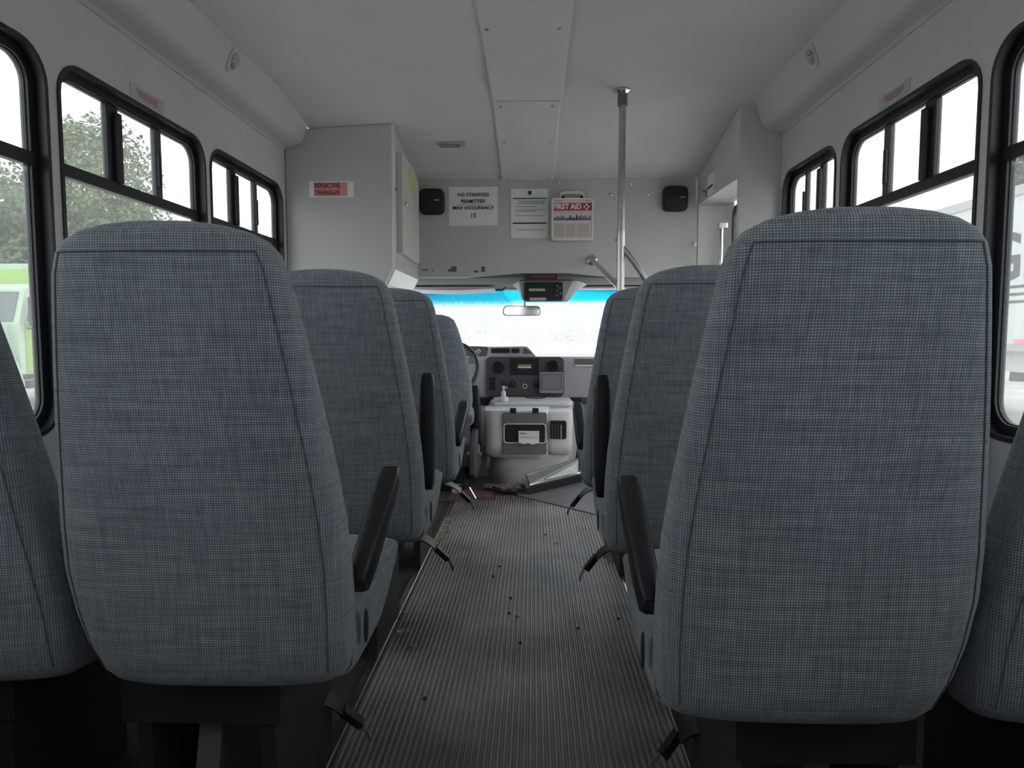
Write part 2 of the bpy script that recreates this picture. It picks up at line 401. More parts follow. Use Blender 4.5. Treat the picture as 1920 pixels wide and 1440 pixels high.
# ------------------------------------------------------------------ side windows: frame ring, rail, bars, panes
def bus_window(idx, s, y0, y1, words, flip):
    X = s * HW
    w = bpy.data.objects.new('window_%d' % idx, None); COL.objects.link(w); w.location = (X, (y0 + y1) / 2, WZ0)
    structure(w, words, 'window')
    h = (y0, y1, WZ0, WZ1)
    obj('window_frame', ring_frame(X - s * .004, X + s * .043, (h[0] - .008, h[1] + .008, h[2] - .008, h[3] + .008), .092, .012), FRAMEM, w, True)
    obj('sash_frame', ring_frame(X + s * .022, X + s * .043, (h[0] + .003, h[1] - .003, h[2] + .003, h[3] - .003), .082, .024), FRAMEM, w, True)
    obj('inner_gasket', ring_frame(X + s * .030, X + s * .042, (h[0] + .026, h[1] - .026, h[2] + .026, h[3] - .026), .06, .004), mat('window_gasket', (.05, .055, .065), .5), w, True)
    a, b = y0 + .028, y1 - .028
    obj('sash_rail', box(X + s * .020, X + s * .044, a - .01, b + .01, RAILZ - .016, RAILZ + .018), FRAMEM, w, bevel=.003)
    L = b - a
    # upper row: three panes, a wide meeting stile with a latch, a narrow stile
    m1 = (a + L * .265, a + L * .37); m2 = (a + L * .65, a + L * .725)
    o = obj('meeting_stile', box(X + s * .024, X + s * .044, m1[0] + .02, m1[1], RAILZ + .01, WZ1 - .03), FRAMEM, w, bevel=.003)
    obj('stile_latch', box(X + s * .010, X + s * .026, m1[1] - .030, m1[1] - .004, RAILZ + .015, WZ1 - .05), BLACKM, o, bevel=.003)
    o = obj('sliding_stile', box(X + s * .026, X + s * .044, m2[0], m2[1] - .016, RAILZ + .01, WZ1 - .03), mat('stile_grey', (.06, .065, .072), .4), w, bevel=.003)
    obj('stile_latch', box(X + s * .016, X + s * .028, m2[0] + .004, m2[0] + .020, RAILZ + .05, RAILZ + .16), FRAMEM, o, bevel=.003)
    gx0, gx1 = X + s * .036, X + s * .040
    for p0, p1 in ((a - .006, m1[0] + .03), (m1[1] - .01, m2[0] + .01), (m2[1] - .02, b + .006)):
        obj('pane', box(gx0, gx1, p0, p1, RAILZ + .012, WZ1 - .022), WINGL, w)
    obj('pane', prism(rrect(a - .008, b + .008, WZ0 + .022, RAILZ - .010, .05, 3), 'x', gx0, gx1), WINGL, w)
    return w
LW = ['black framed rear side window on the left, behind the viewer', 'black framed left side window just behind the viewer', 'black framed left side window level with the viewer', 'black framed left side window showing the lime green truck', 'black framed left side window filled with the leafy tree', 'black framed left side window next to the grey storage cabinet']
RW = ['black framed rear side window on the right, behind the viewer', 'black framed right side window just behind the viewer', 'black framed right side window level with the viewer', 'black framed right side window showing the big trailer letters', 'black framed right side window above the nearest right seat back', 'short black framed right side window next to the entry partition']
k = 1
for wins, s, wd in ((LWIN, -1, LW), (RWIN, 1, RW)):
    for (a, b), t in zip(wins, wd): bus_window(k, s, a, b, t, False); k += 1

# ------------------------------------------------------------------ front bulkhead
def bulk():
    x0, x1 = -.66, 1.0
    low = [(-.66, 1.238), (-.35, 1.238), (-.16, 1.250), (-.02, 1.262), (.26, 1.262), (.36, 1.250), (.50, 1.240), (1.0, 1.240)]
    hi = [(1.0, 2.03), (-.66, 2.03)]
    return prism(low + hi, 'y', YF, YF + .03)
wf = obj('wall_front', bulk(), BULKM, bevel=.002); structure(wf, 'grey bulkhead panel above the windshield with notices', 'wall')
for px, py in ((800, 345), (925, 345), (1048, 343), (1183, 344), (1215, 364), (1145, 365), (1156, 450), (795, 503), (812, 506)):
    p = at(px, py, YF - .001); obj('screw', lathe([(.010, 0), (.010, .002), (.006, .005), (.001, .006)], 10, Matrix.Translation(p) @ Matrix.Rotation(math.pi / 2, 4, 'X')), STEEL, wf, True)
for px, py, w_, h_ in ((797, 506, 9, 3), (848, 507, 16, 5), (851, 502, 10, 5), (893, 509, 8, 4), (906, 505, 7, 10), (812, 507, 4, 4)):
    a = at(px - w_ / 2, py + h_ / 2, YF); b = at(px + w_ / 2, py - h_ / 2, YF)
    obj('screw_hole', box(a.x, b.x, YF - .002, YF + .002, a.z, b.z), mat('hole_brown', (.16, .11, .10), .8), wf)
p = at(1302, 458, YF); obj('bumper_stop', lathe([(.014, 0), (.014, .012), (.008, .018), (.001, .019)], 14, Matrix.Translation(p) @ Matrix.Rotation(math.pi / 2, 4, 'X')), WHITEP, wf, True)

def paper(name, x0, y0, x1, y1, Y, label, cat, curl=.004, mt=PAPER, group=None):
    a = at(x0, y1, Y); b = at(x1, y0, Y); n = 8
    rings = []
    for i in range(n + 1):
        t = i / n; z = a.z + (b.z - a.z) * t; bow = curl * math.sin(t * math.pi) * .5 + (curl * (1 - t) ** 3)
        rings.append([Vector((a.x, Y - .0015 - bow, z)), Vector((b.x, Y - .0015 - bow * .7, z)), Vector((b.x, Y - .0005 - bow * .7, z)), Vector((a.x, Y - .0005 - bow, z))])
    t = thing(name, label, cat, ((a.x + b.x) / 2, Y - .001, a.z))
    obj('sheet', loft(rings), mt, t)
    return t, a, b
# NO STANDEES notice
t, a, b = paper('notice_sheet', 842, 350, 933, 423, YF, 'white landscape sheet reading NO STANDEES PERMITTED MAX OCCUPANCY 15', 'notice', 0)
cx = (a.x + b.x) / 2; H = b.z - a.z
for s_, dz, sz in (('NO STANDEES', .79, .027), ('PERMITTED', .62, .027), ('MAX OCCUPANCY', .45, .027), ('15', .25, .036)):
    text(s_, sz, facing('+y', (cx, YF - .0035, a.z + H * dz)), INK, 'lettering', t, .0006, 1.05)
obj('printed_line', box(cx - .10, cx + .11, YF - .0035, YF - .002, a.z + H * .535, a.z + H * .542), INKG, t)
# government notice with a crest
t, a, b = paper('notice_letter', 958, 354, 1028, 447, YF, 'white portrait letter with small crest and ruled lines beside first aid kit', 'notice', .003)
Wd = b.x - a.x; H = b.z - a.z; yy = YF - .0065
obj('crest', prism([(a.x + Wd * .46, a.z + H * .955), (a.x + Wd * .55, a.z + H * .955), (a.x + Wd * .55, a.z + H * .90), (a.x + Wd * .505, a.z + H * .865), (a.x + Wd * .46, a.z + H * .90)], 'y', yy, yy + .001), INK, t)
for u0, u1, v, th, m_ in ((.05, .95, .805, .010, INKB), (.22, .92, .745, .008, INKGR), (.2, .9, .705, .008, INKGR), (.13, .72, .64, .006, INKG), (.13, .95, .575, .006, INKG), (.13, .7, .54, .006, INKG), (.1, .9, .46, .005, INKG), (.05, .95, .305, .013, INK), (.17, .9, .17, .005, INKG)):
    obj('printed_line', box(a.x + Wd * u0, a.x + Wd * u1, yy, yy + .001, a.z + H * (v - th), a.z + H * (v + th)), m_, t)
# first aid kit
a = at(1033, 451, YF - .06); b = at(1113, 370, YF - .06); Y0, Y1 = YF - .06, YF - .002
t = thing('first_aid_kit', 'flat white first aid kit with red banner hung on bulkhead', 'first aid kit', ((a.x + b.x) / 2, YF - .03, a.z))
obj('case', prism(rrect(a.x, b.x, a.z, b.z, .016, 4), 'y', Y0, Y1), mat('kit_white', (.68, .64, .62), .4), t, bevel=.004)
obj('rim', ring_y := join(*[tube([(x, Y0 - .001, z) for x, z in rrect(a.x + .006, b.x - .006, a.z + .006, b.z - .006, .014, 4)] + [(b.x - .006, Y0 - .001, b.z - .02)], .003, 6)]), WHITEP, t, True)
w3 = (b.x - a.x); h3 = (b.z - a.z); cx = (a.x + b.x) / 2
hp = [(cx - w3 * .29, b.z - .004), (cx - w3 * .25, b.z + .028), (cx - w3 * .18, b.z + .033), (cx + w3 * .18, b.z + .033), (cx + w3 * .25, b.z + .028), (cx + w3 * .29, b.z - .004)]
obj('handle', tube([(x, (Y0 + Y1) / 2, z) for x, z in hp], .009, 8), WHITEP, t, True)
for sx in (-1, 1): obj('latch', box(cx + sx * w3 * .22 - .008, cx + sx * w3 * .22 + .008, Y0 - .003, Y0 + .01, b.z - .004, b.z + .010), BLACKM, t)
obj('red_banner', box(a.x + w3 * .05, b.x - w3 * .04, Y0 - .002, Y0 - .0002, b.z - h3 * .305, b.z - h3 * .13), REDK, t)
text('FIRST AID', .041, facing('+y', (cx - w3 * .115, Y0 - .003, b.z - h3 * .215)), WHITEI, 'lettering', t, .0016, .98, sx=.93)
for u, v in ((.034, .011), (.011, .034)): obj('cross_bar', box(cx + w3 * .335 - u / 2, cx + w3 * .335 + u / 2, Y0 - .0032, Y0 - .002, b.z - h3 * .217 - v / 2, b.z - h3 * .217 + v / 2), WHITEI, t)
obj('print_strip', box(a.x + w3 * .08, a.x + w3 * .27, Y0 - .0015, Y0, b.z - h3 * .085, b.z - h3 * .06), REDP, t)
obj('print_strip', box(b.x - w3 * .20, b.x - w3 * .08, Y0 - .0015, Y0, b.z - h3 * .085, b.z - h3 * .055), REDP, t)
obj('print_strip', box(a.x + w3 * .06, a.x + w3 * .8, Y0 - .0015, Y0, b.z - h3 * .35, b.z - h3 * .338), REDP, t)
rn = random.Random(3)
for i in range(17):   # row of printed figures and lettering blobs
    u = .06 + i * .052; hh = rn.uniform(.05, .13)
    poly = [(a.x + w3 * u, b.z - h3 * .53), (a.x + w3 * (u + .046), b.z - h3 * .53), (a.x + w3 * (u + .04), b.z - h3 * (.53 - hh)), (a.x + w3 * (u + .014), b.z - h3 * (.53 - hh * 1.05))]
    obj('printed_figure', prism(poly, 'y', Y0 - .0015, Y0), INK if 6 <= i <= 10 else PURP, t)
for i, (u0, u1) in enumerate(((.07, .31), (.34, .57), (.62, .9))):
    obj('printed_column', box(a.x + w3 * u0, a.x + w3 * u1, Y0 - .0012, Y0, a.z + h3 * .08, a.z + h3 * .40), BEIGE, t)
# speakers
for x0, y0, x1, y1, lb in ((785, 352, 832, 401, 'black square bulkhead speaker left of the NO STANDEES notice'), (1244, 347, 1292, 395, 'black square bulkhead speaker near the entry door header')):
    a = at(x0, y1, YF - .05); b = at(x1, y0, YF - .05); c = (a + b) / 2
    t = thing('wall_speaker', lb, 'speaker', (c.x, YF, c.z), 'bulkhead speakers')
    hw_, hh_ = (b.x - a.x) / 2, (b.z - a.z) / 2
    rings = []
    for sc, y in ((1, YF - .002), (1, YF - .035), (.97, YF - .046), (.88, YF - .054), (.5, YF - .058)):
        rings.append([Vector((c.x + x * hw_ * sc, y, c.z + z * hh_ * sc)) for x, z in [(math.copysign(abs(math.cos(q)) ** .42, math.cos(q)), math.copysign(abs(math.sin(q)) ** .42, math.sin(q))) for q in [2 * math.pi * i / 40 for i in range(40)]]])
    obj('housing', loft(rings), SPEAKM, t, True)
    obj('badge', box(c.x + hw_ * .28, c.x + hw_ * .66, YF - .061, YF - .055, c.z + hh_ * .0, c.z + hh_ * .07), CHROME, t)

# ------------------------------------------------------------------ left storage cabinet
t = thing('storage_cabinet', 'tall grey overhead storage cabinet with red triangle label', 'cabinet', (-.9, 3.7, 1.15))
CY = 3.378
def cab():
    rings = []
    for i in range(9):
        y = CY + (YF - .004 - CY) * i / 8
        xs = [-.60 + (-.55) * k / 6 for k in range(7)]
        ring = [(-1.146, 1.15), (-.665, 1.15), (-.627, 1.225)] + [(min(-.627, x), ceil_z(max(x, -1.0), y) - .003) for x in (-.627, -.72, -.82, -.92, -1.02, -1.146)]
        rings.append([Vector((x, y, z)) for x, z in ring])
    return loft(rings)
body = obj('body', cab(), CABM, t)
zt = ceil_z(-.63, CY) - .006
obj('corner_trim', join(tube([(-.625, CY, zt), (-.625, CY, 1.228)], .008, 8), tube([(-.625, CY, 1.228), (-.665, CY, 1.148)], .008, 8)), TRIMM, t, True)
obj('edge_gap', box(-.6275, -.625, CY + .010, CY + .016, 1.235, zt), DARKIN, t)
d = obj('cabinet_door', prism([(3.47, 1.315), (3.965, 1.305), (3.965, 1.76), (3.80, 1.80), (3.47, 1.80)], 'x', -.627, -.598), mat('cabinet_door_grey', (.64, .63, .59), .4, var=.03), t, bevel=.004)
obj('knob', lathe([(.009, 0), (.009, .006), (.012, .012), (.006, .018), (.001, .019)], 12, Matrix.Translation((-.598, 3.53, 1.56)) @ Matrix.Rotation(math.pi / 2, 4, 'Y')), STEEL, d, True)
obj('yellow_sticker', prism([(3.62, 1.72), (3.78, 1.63), (3.80, 1.72), (3.66, 1.78)], 'x', -.598, -.5965), YELLOW, d)
obj('lock', lathe([(.010, 0), (.010, .003), (.001, .004)], 10, Matrix.Translation((-.627, 3.43, 1.615)) @ Matrix.Rotation(math.pi / 2, 4, 'Y')), BLACKM, t)
# red label
a = at(580, 370, CY); b = at(663, 340, CY)
t = thing('triangle_label', 'red on white REFLECTIVE TRIANGLES label stuck on the cabinet face', 'label', ((a.x + b.x) / 2, CY, a.z))
obj('backing', box(a.x, b.x, CY - .0012, CY - .0002, a.z, b.z), PAPER, t)
W4 = b.x - a.x; H4 = b.z - a.z
obj('red_field', box(a.x + W4 * .11, a.x + W4 * .86, CY - .002, CY - .001, a.z + H4 * .06, b.z - H4 * .06), REDP, t)
for s_, v in (('REFLECTIVE', .72), ('TRIANGLES', .28)): text(s_, .030, facing('+y', (a.x + W4 * .12, CY - .0026, a.z + H4 * v)), REDT, 'lettering', t, .0007, align='LEFT', sx=.80)

# ------------------------------------------------------------------ right entry: partition, header box, door
PY = 3.182
o = obj('wall_divider', prism([(.965, 0), (1.15, 0), (1.15, 1.955), (1.03, 1.955), (.965, 1.94)], 'y', PY, PY + .028), WALLM, bevel=.003); structure(o, 'narrow grey full height partition beside the entry door', 'wall')
t = thing('door_header_box', 'grey sloping header box above the entry door with key switch', 'cabinet', (1.05, 3.65, 1.6))
h0 = at(1387, 335, PY + .03); h1 = at(1309, 385, YF - .005)
rings = []
for i in range(9):
    q = i / 8; y = PY + .03 + (YF - .005 - PY - .03) * q; xi = .968 + (.992 - .968) * q; zb = h0.z + (h1.z - h0.z) * q
    zt = ceil_z(xi, y) - .003
    rings.append([Vector((xi, y, zb)), Vector((1.146, y, zb - .01)), Vector((1.146, y, zt - .004)), Vector((xi + .05, y, zt - .002)), Vector((xi, y, zt))])
obj('body', loft(rings), mat('header_grey', (.64, .62, .61), .45, var=.03), t)
kp = atX(1325, 361, .985)
obj('key_switch', lathe([(.020, 0), (.020, .006), (.012, .012), (.012, .02), (.001, .021)], 16, Matrix.Translation(kp) @ Matrix.Rotation(-math.pi / 2, 4, 'Y')), mat('brass', (.5, .28, .2), .3, 1.0), t, True)
sp_ = atX(1334, 345, .98)
obj('sticker', box(.974, .982, sp_.y - .06, sp_.y + .06, sp_.z - .05, sp_.z + .05), PAPER, t)
obj('sticker_print', box(.9725, .974, sp_.y - .05, sp_.y + .05, sp_.z - .02, sp_.z - .008), REDT, t)
# wall beyond the door and the corner panel
o = obj('wall_corner', prism([(1.15, 3.90), (1.15, 4.03), (1.0, 4.09), (1.0, 4.13), (1.20, 4.10), (1.20, 3.90)], 'z', 0, 1.66), mat('corner_painted_light', (.86, .85, .84), .5)); structure(o, 'grey corner panel by the bulkhead, door light put into its colour', 'wall')  # panel colour lightened to imitate daylight from the entry door
d1 = bpy.data.objects.new('door_1', None); COL.objects.link(d1); d1.location = (1.14, 3.55, 0); structure(d1, 'black framed glazed folding entry door on the right', 'door')
for y0, y1 in ((3.215, 3.55), (3.555, 3.89)):
    lf = obj('door_leaf', ring_frame(1.135, 1.165, (y0, y1, .0, 1.60), .06, .040), FRAMEM, d1, True)
    obj('pane', prism(rrect(y0 + .035, y1 - .035, .035, 1.565, .03, 3), 'x', 1.146, 1.151), DOORGL, lf)
gp = at(1353, 424, 3.84)
t = thing('grab_bar', 'thin vertical steel grab bar beside the entry door frame', 'grab bar', (gp.x, 3.84, .6))
obj('tube', tube([(gp.x, 3.84, gp.z), (gp.x, 3.84, .6)], .011, 10), CHROME, t, True)
obj('bracket', box(gp.x - .018, gp.x + .03, 3.825, 3.87, gp.z - .012, gp.z + .018), STEEL, t, bevel=.003)
obj('bracket', box(gp.x - .018, gp.x + .03, 3.825, 3.87, .59, .62), STEEL, t, bevel=.003)

# ------------------------------------------------------------------ stanchion pole with braces
PX, PYY = at(1166, 300, 3.10).x, 3.10
zc = ceil_z(PX, PYY)
t = thing('stanchion', 'grey floor to ceiling stanchion pole with angled grab rails', 'pole', (PX, PYY, 0))
obj('pole', tube([(PX, PYY, .004), (PX, PYY, zc - .02)], .0155, 16), POLEM, t, True)
obj('sleeve', tube([(PX, PYY, .02), (PX, PYY, 1.36)], .0175, 16), STEEL, t, True)
obj('collar', tube([(PX, PYY, zc - .065), (PX, PYY, zc - .012)], .0215, 16), mat('collar_grey', (.2, .19, .19), .4, .6), t, True)
obj('flange', lathe([(.036, 0), (.036, -.004), (.024, -.012), (.022, -.014)], 20, Matrix.Translation((PX, PYY, zc - .001))), CHROME, t, True)
bm_ = at(1111, 487, YF - .03); be = at(1160, 541, PYY)
obj('brace', tube([bm_, (PX, PYY, be.z)], .013, 12), STEEL, t, True)
obj('wall_mount', lathe([(.030, 0), (.030, .008), (.018, .016), (.016, .034), (.001, .035)], 16, Matrix.Translation((bm_.x, YF - .001, bm_.z)) @ Matrix.Rotation(math.pi / 2, 4, 'X')), STEEL, t, True)
ra = at(1168, 461, PYY); rb = at(1207, 520, PYY); dv = (rb - ra)
p3 = ra + dv * 4.5
obj('grab_rail', tube([(PX, PYY, ra.z)] + [tuple(ra + dv * q) for q in (.5, 2, 4)] + [tuple(p3), (p3.x + .03, PYY, p3.z - .1), (p3.x + .03, PYY, .004)], .0145, 12), STEEL, t, True)

# ------------------------------------------------------------------ seats
def threads(o, rings, start, axis):
    """cloth coordinates on a lofted cushion: length along the thread round each ring, and across the rings"""
    n = len(rings[0]); U = []; Vv = []; v = 0.0
    for j, r in enumerate(rings):
        cum = [0.0] * n
        for k in range(1, n):
            i = (start + k) % n; cum[i] = cum[(start + k - 1) % n] + (r[i] - r[(start + k - 1) % n]).length
        mid = cum[(start + n // 2) % n]
        if j: v += max((r[i] - rings[j - 1][i]).length for i in (n // 4, 3 * n // 4))
        for i in range(n): U.append(cum[i] - mid); Vv.append(v)
    for nm, d in (('thread_u', U), ('thread_v', Vv)):
        a = o.data.attributes.new(nm, 'FLOAT', 'POINT'); a.data.foreach_set('value', d)
def sgnpow(c, e): return math.copysign(abs(c) ** e, c)
LEV = [(.364, .062, .045, .205, .125), (.374, .060, .058, .219, .150), (.390, .058, .064, .225, .168), (.43, .056, .067, .227, .190), (.48, .054, .067, .228, .208), (.55, .048, .066, .226, .220), (.62, .042, .064, .221, .221),
       (.70, .028, .061, .212, .212), (.78, .012, .058, .201, .201), (.86, -.004, .055, .189, .189), (.94, -.021, .052, .176, .176), (1.00, -.034, .049, .166, .166), (1.03, -.040, .047, .156, .156),
       (1.048, -.044, .044, .141, .141), (1.060, -.046, .040, .118, .118), (1.068, -.048, .034, .088, .088), (1.073, -.049, .026, .050, .050), (1.0745, -.049, .015, .02, .02)]
def back_rings(s, win=False, n=48):
    R = []
    for z, yc, hd, wa, ww in LEV:
        if win: wa *= .94 if z > .62 else .94 + (.62 - z) / .25 * .15   # window seats flare more towards their neighbour
        ring = []
        for i in range(n):
            q = 2 * math.pi * i / n; c = math.cos(q); sn = math.sin(q)
            x = sgnpow(c, .5) * (wa if c * s > 0 else ww); y = yc + hd * sgnpow(sn, .55)
            if sn < 0: y -= .010 * (1 - min(1, abs(x) / .22) ** 2) * min(1, (1.08 - z) / .25)
            ring.append(Vector((x, y, z)))
        R.append(ring)
    return R
def cushion(s):
    R = []
    prof = [(.060, .355, .440), (.075, .340, .462), (.12, .332, .474), (.20, .330, .481), (.28, .332, .487), (.34, .356, .490), (.39, .388, .490), (.42, .412, .486), (.440, .432, .476), (.448, .447, .464)]
    for y, z0, z1 in prof:
        zc_, hz = (z0 + z1) / 2, (z1 - z0) / 2; ring = []
        for i in range(32):
            q = 2 * math.pi * i / 32
            ring.append(Vector((sgnpow(math.cos(q), .35) * (.226 if math.cos(q) * s > 0 else .188), y, zc_ + hz * sgnpow(math.sin(q), .42))))
        R.append(ring)
    return R
MESH = {}
def shared(key, name, vf, m, parent, smooth=True):
    if key not in MESH:
        o = obj(name, vf(), m, parent, smooth, world=False); MESH[key] = o.data; return o
    o = bpy.data.objects.new(name, MESH[key]); COL.objects.link(o); o.parent = parent; return o
def armrest_mesh():
    # lies along +y from its pivot at the origin
    R = []
    for y, z0, z1, w in ((-.020, -.016, .016, .012), (-.008, -.026, .026, .017), (.04, -.028, .030, .020), (.14, -.026, .028, .021), (.20, -.022, .025, .022), (.26, -.016, .022, .021), (.290, -.010, .018, .018), (.300, -.003, .010, .011)):
        R.append([Vector((w * sgnpow(math.cos(2 * math.pi * i / 16), .55), y, (z0 + z1) / 2 + (z1 - z0) / 2 * sgnpow(math.sin(2 * math.pi * i / 16), .55))) for i in range(16)])
    return loft(R)
def seam_mesh(s, win=False):
    R = back_rings(s, win); n = 48; out = []
    for idx in (29, 43):
        pts = [R[j][idx] + Vector((0, -.0005, 0)) for j in range(2, 13)]
        out.append(tube(pts, .0013, 5))
    j = 12; pts = [R[j][i] + Vector((0, -.0005, 0)) for i in range(29, 44)]
    out.append(tube(pts, .0013, 5))
    return join(*out)
def pedestal_mesh(s):
    return join(box(-.17, .10, .07, .40, .265, .335), box(-.15, -.125, .08, .40, .009, .27), box(.062, .087, .08, .40, .009, .27)) if s > 0 else join(box(-.10, .17, .07, .40, .265, .335), box(.125, .15, .08, .40, .009, .27), box(-.087, -.062, .08, .40, .009, .27))
def leg_mesh(s):
    return join(prism([(.05, .0), (.42, .0), (.36, .26), (.12, .26)], 'x', -s * .04 - .02, -s * .04 + .02))
def belt_mesh(s):
    pts = arc((s * .15, .30, .30), (s * .19, .33, .285), (s * .218, .34, .25), 6)
    return ribbon(pts, .042, .004, (0, 1, .2))
def seat(label, s, X, Y, arm=None, belt=True, slot=True, low=0, group='blue grey passenger seats'):
    t = thing('passenger_seat', label, 'seat', (X, Y, 0), group)
    win = abs(X) > .7
    b = shared(('back', s, win), 'backrest', lambda: loft(back_rings(s, win)), FAB, t)
    shared(('seam', s, win), 'seam', lambda: seam_mesh(s, win), SEAMM, b)
    cu = shared(('cush', s), 'seat_cushion', lambda: loft(cushion(s)), FAB, t)
    if 'thread_u' not in b.data.attributes:
        threads(b, back_rings(s, win), 12, 'z')
    if 'thread_u' not in cu.data.attributes:
        threads(cu, cushion(s), 24, 'y')
    shared(('ped', s), 'seat_frame', lambda: pedestal_mesh(s), PEDM, t, False)
    shared(('leg', s), 'leg', lambda: leg_mesh(s), PEDG, t, False)
    if arm is not None:
        a = shared('arm', 'armrest', armrest_mesh, ARMM, t)
        a.location = (s * .229, .105, .508); a.rotation_euler = (math.radians(arm), 0, 0)
        h = shared(('hub', s), 'armrest_hub', lambda: lathe([(.022, -.014), (.024, 0), (.022, .014)], 16, Matrix.Rotation(math.pi / 2, 4, 'Y')), BLACKM, a)
    if slot:
        o = shared(('slot', s), 'belt_slot', lambda: xform(lathe([(.004, -.001), (.017, 0), (.015, .0025), (.001, .003)], 14), Matrix.Translation((s * .2375, .10, .425)) @ Matrix.Rotation(s * math.pi / 2, 4, 'Y') @ Matrix.Diagonal((1.8, .8, 1, 1))), mat('slot_dark_brown', (.018, .012, .010), .8), t)
    if belt:
        bl = shared(('belt', s), 'seat_belt', lambda: belt_mesh(s), BLACKM, t)
        if low: bl.location = (-s * .10, .04, -.13)
        shared(('buckle', s), 'buckle', lambda: xform(box(-.028, .028, -.012, .012, -.008, .008), Matrix.Translation((s * .234, .345, .228)) @ Matrix.Rotation(s * .85, 4, 'Y') @ Matrix.Rotation(.3, 4, 'Z')), BLACKM, bl, False)
        shared(('tongue', s), 'tongue', lambda: join(tube([(s * .250, .35, .212), (s * .264, .355, .185), (s * .268, .358, .168)], .004, 6)), CHROME, bl)
    return t
LX, LXW, RX, RXW = -.470, -.925, .460, .918
LY = (1.03, 1.775, 2.52); RY = (.952, 1.70, 2.46)
seat('nearest left aisle seat with half lowered armrest', 1, LX, LY[0], 25, low=1)
seat('nearest left window seat cut off by the picture edge', 1, LXW, LY[0], None, False, False)
seat('middle left aisle seat, behind the nearest, armrest raised upright', 1, LX, LY[1], 88)
seat('middle left window seat hidden behind the nearest left aisle seat', 1, LXW, LY[1], None, False, False)
seat('foremost left aisle seat just behind the driver seat', 1, LX, LY[2], 22)
seat('foremost left window seat below the grey storage cabinet', 1, LXW, LY[2], None, False, False)
seat('nearest right aisle seat with half lowered armrest', -1, RX, RY[0], 25, low=1)
seat('nearest right window seat cut off by the picture edge', -1, RXW, RY[0], None, False, False)
seat('middle right aisle seat, behind the nearest, armrest raised upright', -1, RX, RY[1], 88)
seat('middle right window seat hidden behind the nearest right aisle seat', -1, RXW, RY[1], None, False, False)
for s_, x_, w_ in ((1, LX, 'left aisle'), (1, LXW, 'left window'), (-1, RX, 'right aisle'), (-1, RXW, 'right window')):  # unseen extra row, added to shade the seat backs ahead
    seat('%s seat added out of view to shade the lower seat backs' % w_, s_, x_, .20, None, False, False)
seat('foremost right aisle seat beside the stanchion pole', -1, RX, RY[2], 22)

# ------------------------------------------------------------------ cab shell
HLM = mat('cab_headliner', (.16, .155, .155), .8)
o = obj('trim_3', box(-1.0, 1.0, YF + .03, 5.12, 1.238, 1.27), HLM); structure(o, 'dark cab headliner strip under the bulkhead', 'trim')
def cab_wall(s):
    x = s * 1.0
    return wall_with_holes(x, [(YF, 5.95)], 0, 0, 0, 1.27, [(4.35, 5.35, .74, 1.20)], .06, .04)
for s, sd in ((-1, 'left'), (1, 'right')):
    o = obj('wall_cab_' + sd, cab_wall(s), DASHM); structure(o, 'grey %s cab side beside the dashboard' % sd, 'wall')
    w = obj('window_%d' % k, prism(rrect(4.33, 5.37, .72, 1.22, .06, 4), 'x', s * 1.02, s * 1.025), DOORGL); structure(w, '%s side cab door window' % sd, 'window'); k += 1
o = obj('wall_cab_back', box(-1.16, -.99, YF, YF + .02, 0, 1.16), WALLM); structure(o, 'grey return between bus body and left cab side', 'wall')
o = obj('wall_cab_return', box(.99, 1.19, YF, YF + .02, 0, 1.3), WALLM); structure(o, 'grey return between entry corner and right cab side', 'wall')
o = obj('wall_firewall', box(-1.0, 1.0, 5.90, 5.95, 0, .74), DASHM); structure(o, 'firewall below the windshield behind the dashboard', 'wall')
# windshield, header and pillars
ws0, ws1 = (5.14, 1.24), (5.86, .735)
wn_ = bpy.data.objects.new('window_%d' % k, None); COL.objects.link(wn_); wn_.location = (0, 5.5, .735); structure(wn_, 'bright windshield with blue shade band along the top', 'window')
def wsheet(x0, x1, th=.006):
    n = 16; rings = []
    for i in range(n + 1):
        x = x0 + (x1 - x0) * i / n; c = -.10 * (x / .9) ** 2
        rings.append([Vector((x, ws0[0] + c, ws0[1])), Vector((x, ws1[0] + c, ws1[1])), Vector((x, ws1[0] + c + th, ws1[1])), Vector((x, ws0[0] + c + th, ws0[1]))])
    return loft(rings)
g = obj('pane', wsheet(-.93, .93), None, wn_, True); g.data.materials.append(SCREENGL)
# shade band is set by the height above the bus floor: give the pane the floor as its origin
g.data.transform(Matrix.Translation(wn_.location)); g.location = -wn_.location
for s in (-1, 1):
    obj('pillar', tube([(s * .97, 5.02, 1.26), (s * .97, 5.76, .72)], .045, 10), DASHM, wn_, True)
obj('header_trim', box(-.98, .98, 5.06, 5.16, 1.222, 1.245), mat('header_trim_light', (.42, .42, .42), .6), wn_, bevel=.006)

# sun visor
v0 = at(775, 545, 4.85); 
t = thing('sun_visor', 'pale folded sun visor along the top left of the windshield', 'visor', (-.55, 4.9, 1.2))
R = []
for i in range(11):
    q = i / 10; x = -.84 + .62 * q; dz = -.012 * math.sin(q * math.pi)
    R.append([Vector((x, 4.78, 1.216 + dz)), Vector((x, 4.98, 1.200 + dz)), Vector((x, 4.985, 1.207 + dz)), Vector((x, 4.98, 1.214 + dz)), Vector((x, 4.78, 1.232 + dz))])
obj('flap', loft(R), mat('visor_pale', (.62, .62, .62), .7), t, True)
obj('rod', tube([(-.22, 4.97, 1.214), (-.17, 4.985, 1.216), (-.15, 5.0, 1.238)], .006, 8), BLACKM, t, True)
# right visor
t = thing('sun_visor', 'pale sun visor at the top right of the windshield beside overhead console', 'visor', (.55, 4.9, 1.2))
obj('flap', box(.30, .85, 4.80, 4.98, 1.216, 1.232), MATS['visor_pale'], t, bevel=.006)

